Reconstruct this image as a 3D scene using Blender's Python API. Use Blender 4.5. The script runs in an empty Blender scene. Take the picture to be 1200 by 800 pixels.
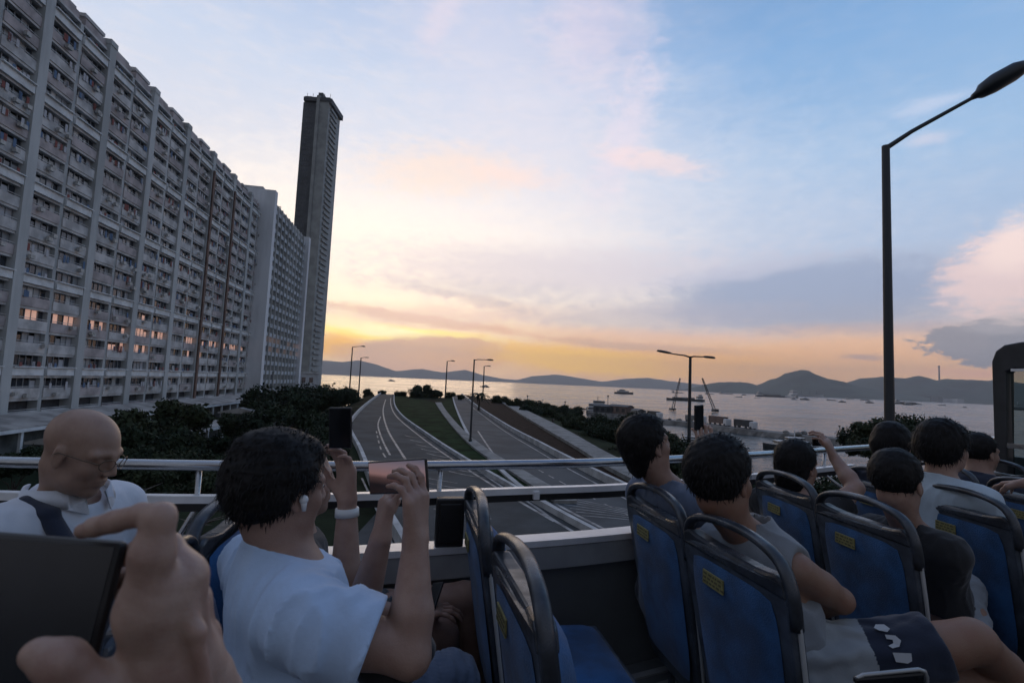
import bpy, math, random
import numpy as np
from mathutils import Vector, Matrix
random.seed(7); np.random.seed(7)
S = bpy.context.scene
COL = S.collection
# ------------------------------------------------------------------ camera
FPX = 600.0
YAW, PIT, ROL = math.radians(13.6), math.radians(4.5), math.radians(2.5)
CAM = np.array([0.0, 0.0, 1.5])
cF = np.array([math.sin(YAW)*math.cos(PIT), math.cos(YAW)*math.cos(PIT), math.sin(PIT)])
cR0 = np.array([math.cos(YAW), -math.sin(YAW), 0.0]); cU0 = np.cross(cR0, cF)
cR = cR0*math.cos(ROL)+cU0*math.sin(ROL); cU = cU0*math.cos(ROL)-cR0*math.sin(ROL)
cam_d = bpy.data.cameras.new('camera'); cam = bpy.data.objects.new('camera', cam_d); COL.objects.link(cam)
M = Matrix.Identity(4)
for i in range(3):
    M[i][0] = cR[i]; M[i][1] = cU[i]; M[i][2] = -cF[i]; M[i][3] = CAM[i]
cam.matrix_world = M
cam_d.sensor_width = 36; cam_d.lens = 18.0; cam_d.clip_start = 0.02; cam_d.clip_end = 60000
cam_d.dof.use_dof = True; cam_d.dof.focus_distance = 5.0; cam_d.dof.aperture_fstop = 9.0
S.camera = cam
def RAY(x, y): return cF + (x-600)/FPX*cR + (400-y)/FPX*cU
def P(x, y, D): return CAM + RAY(x, y)*D                       # point at camera depth D
def Z(x, y, z):
    v = RAY(x, y); return CAM + v*((z-CAM[2])/v[2])             # point on a level plane
def YP(x, y, Y):
    v = RAY(x, y); return CAM + v*(Y/v[1])
def AZEL(x, y):
    v = RAY(x, y); v = v/np.linalg.norm(v)
    return math.degrees(math.atan2(v[0], v[1])), math.degrees(math.asin(v[2]))
def s2l(c): c = c/255.0; return c/12.92 if c <= 0.04045 else ((c+0.055)/1.055)**2.4
def L(r, g, b): return (s2l(r), s2l(g), s2l(b), 1.0)
# ------------------------------------------------------------------ node helper
class NT:
    def __init__(s, nt): s.nt = nt; s.n = nt.nodes; s.l = nt.links
    def new(s, t, **kw):
        nd = s.n.new(t)
        for k, v in kw.items(): setattr(nd, k, v)
        return nd
    def put(s, sock, v):
        if isinstance(v, bpy.types.NodeSocket): s.l.new(v, sock)
        elif v is not None: sock.default_value = v
    def math(s, op, a, b=None, c=None, clamp=False):
        nd = s.new('ShaderNodeMath', operation=op); nd.use_clamp = clamp
        s.put(nd.inputs[0], a)
        if b is not None: s.put(nd.inputs[1], b)
        if c is not None: s.put(nd.inputs[2], c)
        return nd.outputs[0]
    def vm(s, op, a, b=None):
        nd = s.new('ShaderNodeVectorMath', operation=op); s.put(nd.inputs[0], a)
        if b is not None: s.put(nd.inputs[1], b)
        return nd.outputs['Value'] if op in ('LENGTH', 'DOT_PRODUCT') else nd.outputs[0]
    def mr(s, v, a, b, c=0.0, d=1.0, smooth=True):
        nd = s.new('ShaderNodeMapRange', interpolation_type='SMOOTHSTEP' if smooth else 'LINEAR')
        for i, q in enumerate((v, a, b, c, d)): s.put(nd.inputs[i], q)
        return nd.outputs[0]
    def mix(s, f, a, b, mode='MIX'):
        nd = s.new('ShaderNodeMix', data_type='RGBA', blend_type=mode)
        s.put(nd.inputs[0], f); s.put(nd.inputs[6], a); s.put(nd.inputs[7], b)
        return nd.outputs[2]
    def ramp(s, f, stops, interp='LINEAR'):
        nd = s.new('ShaderNodeValToRGB'); cr = nd.color_ramp; cr.interpolation = interp
        while len(cr.elements) < len(stops): cr.elements.new(0.5)
        for e, (p, c) in zip(cr.elements, stops): e.position = p; e.color = c
        s.put(nd.inputs[0], f); return nd.outputs[0]
    def noise(s, vec, scale, detail=4, rough=0.55, dist=0.0, col=False):
        nd = s.new('ShaderNodeTexNoise'); s.put(nd.inputs['Vector'], vec)
        nd.inputs['Scale'].default_value = scale; nd.inputs['Detail'].default_value = detail
        nd.inputs['Roughness'].default_value = rough; nd.inputs['Distortion'].default_value = dist
        return nd.outputs['Color' if col else 'Fac']
    def comb(s, x, y, z):
        nd = s.new('ShaderNodeCombineXYZ')
        for i, q in enumerate((x, y, z)): s.put(nd.inputs[i], q)
        return nd.outputs[0]
# ------------------------------------------------------------------ world: sunset sky
W = bpy.data.worlds.new('World'); S.world = W; W.use_nodes = True
W.node_tree.nodes.clear(); w = NT(W.node_tree)
SUN_AZ, SUN_EL = AZEL(478, 396)
tc = w.new('ShaderNodeTexCoord')
sep = w.new('ShaderNodeSeparateXYZ'); w.l.new(tc.outputs['Generated'], sep.inputs[0])
sx, sy, sz = sep.outputs
az = w.math('MULTIPLY', w.math('ARCTAN2', sx, sy), 57.29578)
el = w.math('MULTIPLY', w.math('ARCSINE', sz), 57.29578)
v0 = w.comb(az, el, 0.0)
def E(px, py): return AZEL(px, py)
# stretched noise that bends every edge in the sky
wv = w.comb(w.math('MULTIPLY', az, 0.035), w.math('MULTIPLY', el, 0.11), 3.3)
n1 = w.noise(wv, 2.2, 5, 0.6, 0.4, col=True)
warp = w.vm('MULTIPLY', w.vm('SUBTRACT', n1, (0.5, 0.5, 0.5)), (16.0, 5.0, 0.0))
vw = w.vm('ADD', v0, warp)
wsep = w.new('ShaderNodeSeparateXYZ'); w.l.new(vw, wsep.inputs[0])
azw, elw = wsep.outputs[0], wsep.outputs[1]
elmix = w.math('ADD', w.math('MULTIPLY', el, 0.55), w.math('MULTIPLY', elw, 0.45))
def LK(r, g, b, k): c = L(r, g, b); return (c[0]*k, c[1]*k, c[2]*k, 1.0)
def e01(d): return max(0.0, min(1.0, d/60.0))
ef = w.math('DIVIDE', elmix, 60.0, clamp=True)
left = w.ramp(ef, [(0, L(222,178,156)), (e01(3), LK(242,204,164,1.12)), (e01(7), LK(238,214,196,1.12)), (e01(12), LK(228,219,217,1.08)),
                   (e01(20), L(212,213,222)), (e01(30), L(190,201,221)), (e01(42), L(150,172,208)), (1.0, L(112,134,172))])
right = w.ramp(ef, [(0, LK(232,180,148,1.1)), (e01(2.5), LK(242,192,146,1.12)), (e01(5), LK(228,196,176,1.05)), (e01(8.5), L(186,187,199)),
                    (e01(14), L(162,182,210)), (e01(22), L(146,178,212)), (e01(32), L(122,161,204)), (e01(42), L(100,138,184)), (1.0, L(70,100,150))])
lr = w.mr(azw, E(600, 250)[0]-3, E(1000, 250)[0]-4)
col = w.mix(lr, left, right)
grain = w.noise(wv, 7.0, 6, 0.6, 0.3)
col = w.mix(w.math('MULTIPLY', w.mr(grain, 0.40, 0.75, 0.0, 0.20), w.mr(lr, 0.2, 1.0, 1.0, 0.25)), col, L(240, 224, 216))
_nv = w.comb(w.math('MULTIPLY', az, 0.06), w.math('MULTIPLY', el, 0.13), 1.7)
NS = {k: w.noise(_nv, k, 6, 0.62, 0.25) for k in (5.0, 9.0, 15.0)}
def blob(px, py, rx, ry, color, a, tilt=0.0, soft=0.55, nz=0.55, warpk=1.0, scale=9.0):
    """one soft cloud patch at a bearing and a height in the sky"""
    global col
    c = E(px, py); ra = abs(E(px+rx, py)[0]-E(px-rx, py)[0])/2; re = abs(E(px, py+ry)[1]-E(px, py-ry)[1])/2
    base = w.vm('ADD', v0, w.vm('MULTIPLY', warp, (0.35*warpk, 0.35*warpk, 0)))
    d = w.vm('SUBTRACT', base, (c[0], c[1], 0))
    vr = w.new('ShaderNodeVectorRotate', rotation_type='Z_AXIS'); w.put(vr.inputs['Vector'], d); vr.inputs['Angle'].default_value = math.radians(tilt)
    q = w.vm('LENGTH', w.vm('MULTIPLY', vr.outputs[0], (1/ra, 1/re, 0)))
    q = w.math('ADD', q, w.math('MULTIPLY', w.math('SUBTRACT', NS[min(NS, key=lambda k: abs(k-scale))], 0.5), nz*2.6))
    m = w.mr(q, 1.0+soft, 1.0-soft, 0.0, a)
    col = w.mix(m, col, color)
# warm glow low in the sky, then the cloud sheets over it
blob(455, 385, 210, 40, LK(255, 214, 140, 1.15), 0.85, soft=.8, nz=.3)
blob(440, 322, 260, 90, LK(254, 236, 208, 1.25), 0.85, soft=.9, nz=.35)
blob(620, 265, 300, 100, LK(226, 220, 224, 1.06), 0.5, soft=.9, nz=.4)
blob(460, 390, 140, 10, LK(255, 228, 128, 1.5), 0.98, tilt=3, soft=.3, nz=.3)
blob(420, 380, 90, 7, LK(255, 240, 190, 1.4), 0.9, tilt=6, soft=.5, nz=.3)
blob(392, 404, 44, 14, LK(255, 186, 62, 1.3), 0.97, soft=.6, nz=.3)
blob(500, 375, 130, 5, L(214, 178, 160), 0.7, tilt=5, soft=.5, nz=.5)
blob(530, 371, 150, 12, L(222, 190, 186), 0.6, tilt=-3, soft=.8)
blob(500, 415, 105, 22, L(206, 172, 160), 0.95, tilt=-3, soft=.22, nz=.18)
blob(790, 425, 260, 22, LK(250, 182, 104, 1.1), 0.8, soft=.7, nz=.25)
blob(690, 424, 110, 15, LK(255, 196, 78, 1.2), 0.97, tilt=3, soft=.4, nz=.3)
blob(770, 408, 130, 5, L(206, 168, 150), 0.7, tilt=3, soft=.5, nz=.5)
blob(870, 430, 130, 15, LK(252, 184, 96, 1.12), 0.85, soft=.7, nz=.25)
blob(1010, 415, 130, 26, L(250, 190, 140), 0.7, soft=.7, nz=.3)
blob(700, 392, 150, 9, L(238, 180, 150), 0.5, soft=.8)
blob(640, 318, 210, 26, L(200, 192, 206), 0.6, soft=.7, nz=.6)
blob(560, 352, 60, 6, L(196, 180, 184), 0.6, tilt=8, soft=.6, nz=.6)
blob(950, 345, 190, 38, L(146, 160, 188), 0.88, tilt=-2, soft=.4, nz=.35)
blob(870, 318, 90, 9, L(190, 192, 210), 0.6, tilt=-6, soft=.6, nz=.6)
blob(1000, 385, 120, 7, L(214, 176, 160), 0.6, soft=.6, nz=.5)
blob(780, 370, 150, 16, L(176, 174, 190), 0.6, soft=.7)
blob(1020, 372, 130, 16, L(160, 166, 186), 0.6, soft=.8)
blob(560, 340, 130, 12, L(184, 182, 196), 0.45, soft=.8, nz=.6)
blob(520, 200, 80, 26, L(244, 216, 196), 0.55, tilt=-4, soft=.8, nz=.7)
blob(600, 205, 50, 10, L(248, 218, 204), 0.6, tilt=4, soft=.8, nz=.7)
blob(600, 90, 150, 90, L(214, 208, 220), 0.4, tilt=35, soft=.9, nz=.4)
blob(732, 160, 20, 80, L(228, 212, 222), 0.45, tilt=22, soft=.8, nz=.6)
blob(768, 190, 58, 10, L(240, 212, 208), 0.6, tilt=14, soft=.8, nz=.6)
blob(700, 40, 50, 60, L(228, 208, 218), 0.4, tilt=20, soft=.9)
blob(520, 20, 12, 50, L(226, 208, 216), 0.35, tilt=30, soft=.9)
blob(1075, 128, 40, 8, L(190, 200, 222), 0.6, tilt=-8, soft=.9)
blob(1090, 165, 22, 6, L(200, 200, 216), 0.6, soft=.9)
blob(1180, 320, 85, 50, L(234, 206, 202), 0.85, tilt=-20, soft=.35, nz=.7)
blob(1190, 285, 45, 26, L(246, 222, 214), 0.7, tilt=-30, soft=.6, nz=.5)
blob(1165, 402, 90, 26, L(136, 138, 150), 0.97, soft=.12, nz=.5, scale=14)
blob(1120, 398, 34, 17, L(146, 143, 152), 0.95, soft=.14, nz=.5, scale=16)
blob(1180, 380, 50, 9, L(176, 170, 176), 0.6, soft=.5, nz=.4, scale=16)
blob(1010, 418, 26, 3.5, L(176, 150, 150), 0.7, soft=.6)
blob(1150, 436, 80, 5, L(240, 176, 150), 0.7, soft=.7)
# the sky opposite the sunset is already deep blue dusk
behind = w.mr(w.vm('DOT_PRODUCT', tc.outputs['Generated'], (math.sin(YAW), math.cos(YAW), 0.25)), -0.45, 0.50)
dusk = w.ramp(w.math('DIVIDE', el, 90.0, clamp=True), [(0, L(124, 124, 132)), (0.3, L(116, 122, 136)), (1.0, L(114, 124, 146))])
col = w.mix(behind, dusk, col)
col = w.mix(w.mr(sz, -0.02, 0.0), (0.03, 0.035, 0.04, 1), col)
bg1 = w.new('ShaderNodeBackground'); w.l.new(col, bg1.inputs[0]); bg1.inputs[1].default_value = 1.10
sky = w.new('ShaderNodeTexSky', sky_type='NISHITA'); sky.sun_disc = False
sky.sun_elevation = math.radians(SUN_EL); sky.sun_rotation = math.radians(SUN_AZ); sky.altitude = 10
sky.dust_density = 2.0
bg2 = w.new('ShaderNodeBackground'); w.l.new(sky.outputs[0], bg2.inputs[0]); bg2.inputs[1].default_value = 0.006
add = w.new('ShaderNodeAddShader'); w.l.new(bg1.outputs[0], add.inputs[0]); w.l.new(bg2.outputs[0], add.inputs[1])
wo = w.new('ShaderNodeOutputWorld'); w.l.new(add.outputs[0], wo.inputs[0])
W.cycles.sampling_method = 'MANUAL'; W.cycles.sample_map_resolution = 1024
# ------------------------------------------------------------------ sun, low behind thin cloud
sd = bpy.data.lights.new('sun', 'SUN'); sd.energy = 0.22; sd.angle = math.radians(24); sd.color = (1.0, 0.72, 0.45)
so = bpy.data.objects.new('sun', sd); COL.objects.link(so)
sv = Vector((math.sin(math.radians(SUN_AZ))*math.cos(math.radians(SUN_EL)), math.cos(math.radians(SUN_AZ))*math.cos(math.radians(SUN_EL)), math.sin(math.radians(SUN_EL))))
so.rotation_euler = sv.to_track_quat('Z', 'Y').to_euler()
S.view_settings.view_transform = 'Standard'; S.view_settings.look = 'None'
S.view_settings.exposure = 0.22; S.view_settings.gamma = 1.0; S.view_settings.use_curve_mapping = False
S.cycles.max_bounces = 6; S.cycles.diffuse_bounces = 3; S.cycles.glossy_bounces = 3; S.cycles.transmission_bounces = 6
S.cycles.transparent_max_bounces = 12; S.cycles.volume_bounces = 0; S.cycles.use_denoising = True
S.cycles.sample_clamp_indirect = 4.0
# ------------------------------------------------------------------ materials
MATS = {}
def mat(name, color, rough=0.7, metal=0.0, var=0.0, vscale=8.0, bump=0.0, bscale=60.0, color2=None, spec=0.5, coat=0.0, sheen=0.0, emit=None, estr=0.0, sss=0.0, detail=5, stretch=None, trans=0.0, alpha=1.0, rvar=0.0):
    if name in MATS: return MATS[name]
    m = bpy.data.materials.new(name); m.use_nodes = True; t = NT(m.node_tree); b = t.n['Principled BSDF']
    c = tuple(color)[:3]+(1.0,)
    b.inputs['Base Color'].default_value = c; b.inputs['Roughness'].default_value = rough; b.inputs['Metallic'].default_value = metal
    b.inputs['Specular IOR Level'].default_value = spec; b.inputs['Coat Weight'].default_value = coat
    b.inputs['Sheen Weight'].default_value = sheen; b.inputs['Transmission Weight'].default_value = trans; b.inputs['Alpha'].default_value = alpha
    if sss: b.inputs['Subsurface Weight'].default_value = sss; b.inputs['Subsurface Radius'].default_value = (0.012, 0.005, 0.003); b.inputs['Subsurface Scale'].default_value = 1.0
    if emit: b.inputs['Emission Color'].default_value = tuple(emit)[:3]+(1,); b.inputs['Emission Strength'].default_value = estr
    tc = t.new('ShaderNodeTexCoord'); vec = tc.outputs['Object']
    if stretch: vec = t.vm('MULTIPLY', vec, stretch)
    if var or color2:
        n = t.noise(vec, vscale, detail, 0.6)
        c2 = tuple(color2)[:3]+(1,) if color2 else tuple(max(0, q*(1-var)) for q in c[:3])+(1,)
        c1 = c if color2 else tuple(q*(1+var) for q in c[:3])+(1,)
        t.put(b.inputs['Base Color'], t.mix(t.mr(n, 0.35, 0.65), c1, c2))
        if rvar: t.put(b.inputs['Roughness'], t.mr(n, 0.3, 0.7, max(0.02, rough-rvar), min(1, rough+rvar)))
    if bump:
        bn = t.new('ShaderNodeBump'); bn.inputs['Strength'].default_value = bump; bn.inputs['Distance'].default_value = 0.02
        t.put(bn.inputs['Height'], t.noise(vec, bscale, 4, 0.6)); t.l.new(bn.outputs[0], b.inputs['Normal'])
    MATS[name] = m; return m
# ------------------------------------------------------------------ object helpers
def link(o, parent=None):
    COL.objects.link(o)
    if parent is not None: o.parent = parent
    return o
def tag(o, label=None, cat=None, group=None, kind=None):
    if label: o['label'] = label
    if cat: o['category'] = cat
    if group: o['group'] = group
    if kind: o['kind'] = kind
    return o
def thing(name, label, cat, loc=(0, 0, 0), rz=0.0, group=None):
    o = bpy.data.objects.new(name, None); o.empty_display_size = 0.2; COL.objects.link(o)
    o.location = tuple(float(q) for q in loc); o.rotation_euler = (0, 0, rz)
    return tag(o, label, cat, group)
def mesh_obj(name, V, Fc, m, parent=None, smooth=False, mi=None, local=False):
    me = bpy.data.meshes.new(name)
    V = np.asarray(V, dtype=np.float64)
    if parent is not None and not local:      # world coordinates -> the parent's frame
        off = np.array(parent.location); a = parent.rotation_euler[2]
        if parent.parent is not None: off = off+np.array(parent.parent.location)
        V = V-off
        if a: ca, sa = math.cos(-a), math.sin(-a); V = np.stack([V[:, 0]*ca-V[:, 1]*sa, V[:, 0]*sa+V[:, 1]*ca, V[:, 2]], 1)
    me.from_pydata(V.tolist(), [], Fc if isinstance(Fc, list) else Fc.tolist())
    for q in (m if isinstance(m, (list, tuple)) else [m]): me.materials.append(q)
    if mi is not None: me.polygons.foreach_set('material_index', np.asarray(mi, dtype=np.int32))
    if smooth: me.polygons.foreach_set('use_smooth', np.ones(len(me.polygons), dtype=bool))
    me.update()
    o = bpy.data.objects.new(name, me); return link(o, parent)
def copy_tree(o, parent=None):
    c = o.copy(); COL.objects.link(c); c.parent = parent
    for ch in [q for q in bpy.data.objects if q.parent == o]: copy_tree(ch, c)
    return c
class MB:
    """collects simple solids into ONE mesh"""
    def __init__(s): s.V = []; s.F = []; s.mi = []; s.sm = False
    def add(s, V, F, mi=0):
        n = len(s.V); s.V.extend([tuple(map(float, v)) for v in V]); s.F.extend([tuple(n+i for i in f) for f in F]); s.mi.extend([mi]*len(F)); return s
    def box(s, c, h, ax=None, mi=0):
        c = np.array(c, float); A = np.eye(3) if ax is None else np.array(ax, float)
        V = [c+A[0]*h[0]*i+A[1]*h[1]*j+A[2]*h[2]*k for i in (-1, 1) for j in (-1, 1) for k in (-1, 1)]
        return s.add(V, [(0, 1, 3, 2), (4, 6, 7, 5), (0, 4, 5, 1), (2, 3, 7, 6), (0, 2, 6, 4), (1, 5, 7, 3)], mi)
    def bar(s, a, b, w, h=None, mi=0, up=(0, 0, 1)):
        a = np.array(a, float); b = np.array(b, float); d = b-a; Ln = np.linalg.norm(d); d = d/Ln
        u = np.array(up, float); x = np.cross(d, u)
        if np.linalg.norm(x) < 1e-4: x = np.cross(d, (1, 0, 0))
        x /= np.linalg.norm(x); u = np.cross(x, d)
        return s.box((a+b)/2, (Ln/2, w/2, (h or w)/2), (d, x, u), mi)
    def tube(s, pts, r, n=10, mi=0, cap=True):
        pts = [np.array(p, float) for p in pts]; rs = r if isinstance(r, (list, tuple)) else [r]*len(pts)
        V = []; up = None
        for i, p in enumerate(pts):
            t = pts[min(i+1, len(pts)-1)]-pts[max(i-1, 0)]; t = t/np.linalg.norm(t)
            if up is None:
                up = np.cross(t, (0.3, 0.2, 1.0)); up /= np.linalg.norm(up)
            up = up-t*np.dot(up, t); up /= np.linalg.norm(up); q = np.cross(t, up)
            V += [p+rs[i]*(math.cos(2*math.pi*k/n)*up+math.sin(2*math.pi*k/n)*q) for k in range(n)]
        Fc = [(i*n+k, i*n+(k+1) % n, (i+1)*n+(k+1) % n, (i+1)*n+k) for i in range(len(pts)-1) for k in range(n)]
        if cap: Fc += [tuple(range(n))[::-1], tuple((len(pts)-1)*n+k for k in range(n))]
        return s.add(V, Fc, mi)
    def prism(s, poly, z0, z1, mi=0):
        n = len(poly); V = [(p[0], p[1], z0) for p in poly]+[(p[0], p[1], z1) for p in poly]
        return s.add(V, [tuple(range(n))[::-1], tuple(range(n, 2*n))]+[(i, (i+1) % n, n+(i+1) % n, n+i) for i in range(n)], mi)
    def extr(s, poly, d, mi=0):
        """closed 3-D outline pushed along d"""
        n = len(poly); d = np.array(d, float); V = [np.array(p, float) for p in poly]+[np.array(p, float)+d for p in poly]
        return s.add(V, [tuple(range(n))[::-1], tuple(range(n, 2*n))]+[(i, (i+1) % n, n+(i+1) % n, n+i) for i in range(n)], mi)
    def ell(s, c, r, n=12, m_=8, mi=0):
        V = [(c[0], c[1], c[2]-r[2])]
        for j in range(1, m_):
            a = math.pi*j/m_-math.pi/2
            V += [(c[0]+r[0]*math.cos(a)*math.cos(2*math.pi*i/n), c[1]+r[1]*math.cos(a)*math.sin(2*math.pi*i/n), c[2]+r[2]*math.sin(a)) for i in range(n)]
        V.append((c[0], c[1], c[2]+r[2])); T = len(V)-1
        Fc = [(0, 1+(i+1) % n, 1+i) for i in range(n)]
        for j in range(m_-2): Fc += [(1+j*n+i, 1+j*n+(i+1) % n, 1+(j+1)*n+(i+1) % n, 1+(j+1)*n+i) for i in range(n)]
        b = 1+(m_-2)*n; Fc += [(b+i, b+(i+1) % n, T) for i in range(n)]
        return s.add(V, Fc, mi)
    def build(s, name, m, parent=None, smooth=False, bevel=0.0, local=False):
        o = mesh_obj(name, s.V, s.F, m, parent, smooth, s.mi, local)
        if bevel:
            b = o.modifiers.new('bevel', 'BEVEL'); b.width = bevel; b.segments = 2; b.limit_method = 'ANGLE'
        return o
# ================================================================== THE LAND, THE SEA, THE HILLS
SEA = -12.5; ROAD = -4.0
m_asph = mat('asphalt', (0.046, 0.054, 0.058), 0.85, spec=.22, var=0.25, vscale=0.35, bump=0.3, bscale=9, detail=8)
m_asph2 = mat('worn_asphalt', (0.060, 0.068, 0.074), 0.8, spec=.22, var=0.25, vscale=0.25, bump=0.3, bscale=9, detail=8)
m_grass = mat('turf', (0.012, 0.030, 0.012), 0.95, spec=.03, var=0.45, vscale=0.6, bump=0.8, bscale=14, detail=8)
m_earth = mat('scrub_ground', (0.016, 0.023, 0.013), 0.95, spec=.03, var=0.5, vscale=0.15, bump=0.8, bscale=3, detail=8)
m_conc = mat('concrete', (0.46, 0.455, 0.44), 0.85, var=0.22, vscale=0.8, bump=0.2, bscale=20, detail=8)
m_conc_d = mat('stained_concrete', (0.20, 0.20, 0.19), 0.88, var=0.3, vscale=0.9, bump=0.2, bscale=20, detail=8)
m_white = mat('road_paint', (0.36, 0.36, 0.35), 0.6, color2=(0.12, .12, .12), vscale=1.6)
m_bed = mat('planting_bed', (0.024, 0.015, 0.012), 0.95, spec=.05, var=0.5, vscale=1.5, bump=0.8, bscale=8, detail=8)
# polylines of the two carriageways on the road plane
def gl(pts, z=ROAD): return np.array([Z(x, y, z) for x, y in pts])
LA = gl([(446, 461.5), (430, 474), (414, 491), (410, 505), (421, 530), (431, 557), (447, 597), (471, 642), (500, 700)])
LB = gl([(462, 462), (462, 473), (470, 487), (500, 510), (540, 537), (600, 573), (665, 610), (720, 640), (790, 680)])
RA = gl([(531, 463), (534, 474), (550, 508), (580, 541), (622, 577), (700, 622), (760, 652), (850, 700)])
RB = gl([(541, 462), (556, 475), (590, 499), (632, 523), (668, 543), (745, 582), (820, 615), (930, 660)])
SA = gl([(585, 470), (606, 484), (640, 505), (678, 528), (715, 552), (790, 590), (880, 630)])
SB = gl([(592, 469), (622, 484), (660, 503), (705, 529), (745, 549), (830, 585), (930, 620)])
def resample(A, n):
    # by distance from the camera so that both edges march together
    seg = np.r_[0, np.cumsum(np.linalg.norm(np.diff(A, axis=0), axis=1))]
    # smooth the polyline with Catmull-Rom first
    Q = []
    for i in range(len(A)-1):
        p0 = A[max(i-1, 0)]; p1 = A[i]; p2 = A[i+1]; p3 = A[min(i+2, len(A)-1)]
        for t in np.linspace(0, 1, 12, endpoint=False):
            Q.append(0.5*((2*p1)+(-p0+p2)*t+(2*p0-5*p1+4*p2-p3)*t*t+(-p0+3*p1-3*p2+p3)*t**3))
    Q.append(A[-1]); Q = np.array(Q); d = np.r_[0, np.cumsum(np.linalg.norm(np.diff(Q, axis=0), axis=1))]
    ys = np.linspace(0, d[-1], n); return np.stack([np.interp(ys, d, Q[:, k]) for k in range(3)], 1)
def atY(A, ys):
    A = resample(A, 120); o = np.argsort(A[:, 1]); return np.interp(ys, A[o, 1], A[o, 0])
# ground heights
yy = np.linspace(0, 170, 60)
def corridor(X, Y):
    xl = atY(LA, Y)-1.5; xr = atY(SB, Y)+1.5
    nearness = np.clip((26-Y)/8, 0, 1)
    xl = xl*(1-nearness)+(-70)*nearness; xr = xr*(1-nearness)+85*nearness
    return xl, xr
def ground_z(X, Y):
    X = np.asarray(X, float); Y = np.asarray(Y, float)
    xl, xr = corridor(X, Y)
    dl = np.clip(xl-X, 0, None); dr = np.clip(X-xr, 0, None)
    z = np.full(X.shape, ROAD-0.06)
    sm = lambda t: t*t*(3-2*t)
    z = z-3.9*sm(np.clip(dl/9, 0, 1))
    z = z-11.5*sm(np.clip(dr/22, 0, 1))
    far = np.clip((Y-(152+0.10*np.abs(X)))/34, 0, 1)
    farl = np.clip((Y-(290))/34, 0, 1)
    ff = np.where(X < -30, farl, far); z = np.minimum(z, z*(1-sm(ff))+(-16)*sm(ff))
    und = 0.35*np.sin(X*0.11+1.3)*np.cos(Y*0.09)+0.2*np.sin(X*0.31)*np.sin(Y*0.27+2)
    z = z+und*np.clip((dl+dr)/6, 0, 1)
    return z
gx = np.arange(-330, 260, 2.5); gy = np.arange(-60, 345, 2.5)
GX, GY = np.meshgrid(gx, gy, indexing='ij'); GZ = ground_z(GX, GY)
nx, ny = GX.shape; idx = np.arange(nx*ny).reshape(nx, ny)
Fq = np.stack([idx[:-1, :-1], idx[1:, :-1], idx[1:, 1:], idx[:-1, 1:]], -1).reshape(-1, 4)
g = mesh_obj('ground', np.stack([GX.ravel(), GY.ravel(), GZ.ravel()], 1), Fq, m_earth, smooth=True); tag(g, kind='structure')
def gz(x, y): return float(ground_z(np.array([x]), np.array([y]))[0])
def ribbon(name, A, B, z, m, n=90, parent=None, thick=0.0):
    A = resample(A, n); B = resample(B, n); V = []; Fc = []
    for i in range(n):
        V += [(A[i][0], A[i][1], z), (B[i][0], B[i][1], z)]
    Fc = [(2*i, 2*i+1, 2*i+3, 2*i+2) for i in range(n-1)]
    if thick:
        k = len(V); V += [(v[0], v[1], z-thick) for v in V]
        Fc += [(2*i, 2*i+2, k+2*i+2, k+2*i) for i in range(n-1)]+[(2*i+1, k+2*i+1, k+2*i+3, 2*i+3) for i in range(n-1)]+[(0, k, k+1, 1), (2*n-2, 2*n-1, k+2*n-1, k+2*n-2)]
    return mesh_obj(name, V, Fc, m, parent)
tag(ribbon('road', LA, LB, ROAD, m_asph), kind='structure')
tag(ribbon('road', RA, RB, ROAD+0.004, m_asph2), kind='structure')
# the deck the bus itself stands on, joining both carriageways
own = MB().prism([(-120, -20), (130, -20), (130, 8), (60, 13), (26, 21), (12, 24), (0, 22), (-1, 17.4), (-10, 14), (-120, 13)], ROAD-0.05, ROAD-0.004)
tag(own.build('road', m_asph), kind='structure')
def offset_line(A, off, n=90):
    A = resample(A, n); T = np.gradient(A, axis=0); T /= np.linalg.norm(T, axis=1)[:, None]+1e-9
    return A+np.stack([-T[:, 1], T[:, 0], 0*T[:, 0]], 1)*off
def strip(A, w0, w1, n=90): return offset_line(A, w0, n), offset_line(A, w1, n)
def wall_along(name, A, w_, h, m, z=ROAD, n=80, off=0.0, label=None, cat=None, kind=None):
    P0, P1 = strip(A, off-w_/2, off+w_/2, n); V = []
    for i in range(n): V += [(P0[i][0], P0[i][1], z), (P1[i][0], P1[i][1], z), (P1[i][0], P1[i][1], z+h), (P0[i][0], P0[i][1], z+h)]
    Fc = []
    for i in range(n-1):
        a = 4*i; b = a+4; Fc += [(a, a+1, b+1, b)[::-1], (a+1, a+2, b+2, b+1), (a+2, a+3, b+3, b+2), (a+3, a, b, b+3)]
    Fc += [(0, 1, 2, 3), (4*n-4, 4*n-1, 4*n-2, 4*n-3)]
    o = mesh_obj(name, V, Fc, m)
    return tag(o, label, cat, kind=kind)
wall_along('parapet', LA, 0.24, 0.45, m_conc, label='pale concrete parapet curving along the far edge of the hatched carriageway beside the trees', cat='parapet')
wall_along('parapet', LB, 0.22, 0.26, m_conc, label='low double-edged concrete parapet between the hatched carriageway and the dark lawn', cat='parapet')
wall_along('parapet', RB, 0.26, 0.45, m_conc, label='bright concrete parapet on the sea side of the plain carriageway', cat='parapet')
wall_along('parapet', SA, 0.22, 0.3, m_conc_d, label='grey edge wall between the planting bed and the concrete path', cat='parapet')
tag(ribbon('kerb_strip', offset_line(RA, -0.35), offset_line(RA, -0.05), ROAD+0.11, m_conc, thick=0.12), kind='structure')
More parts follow.
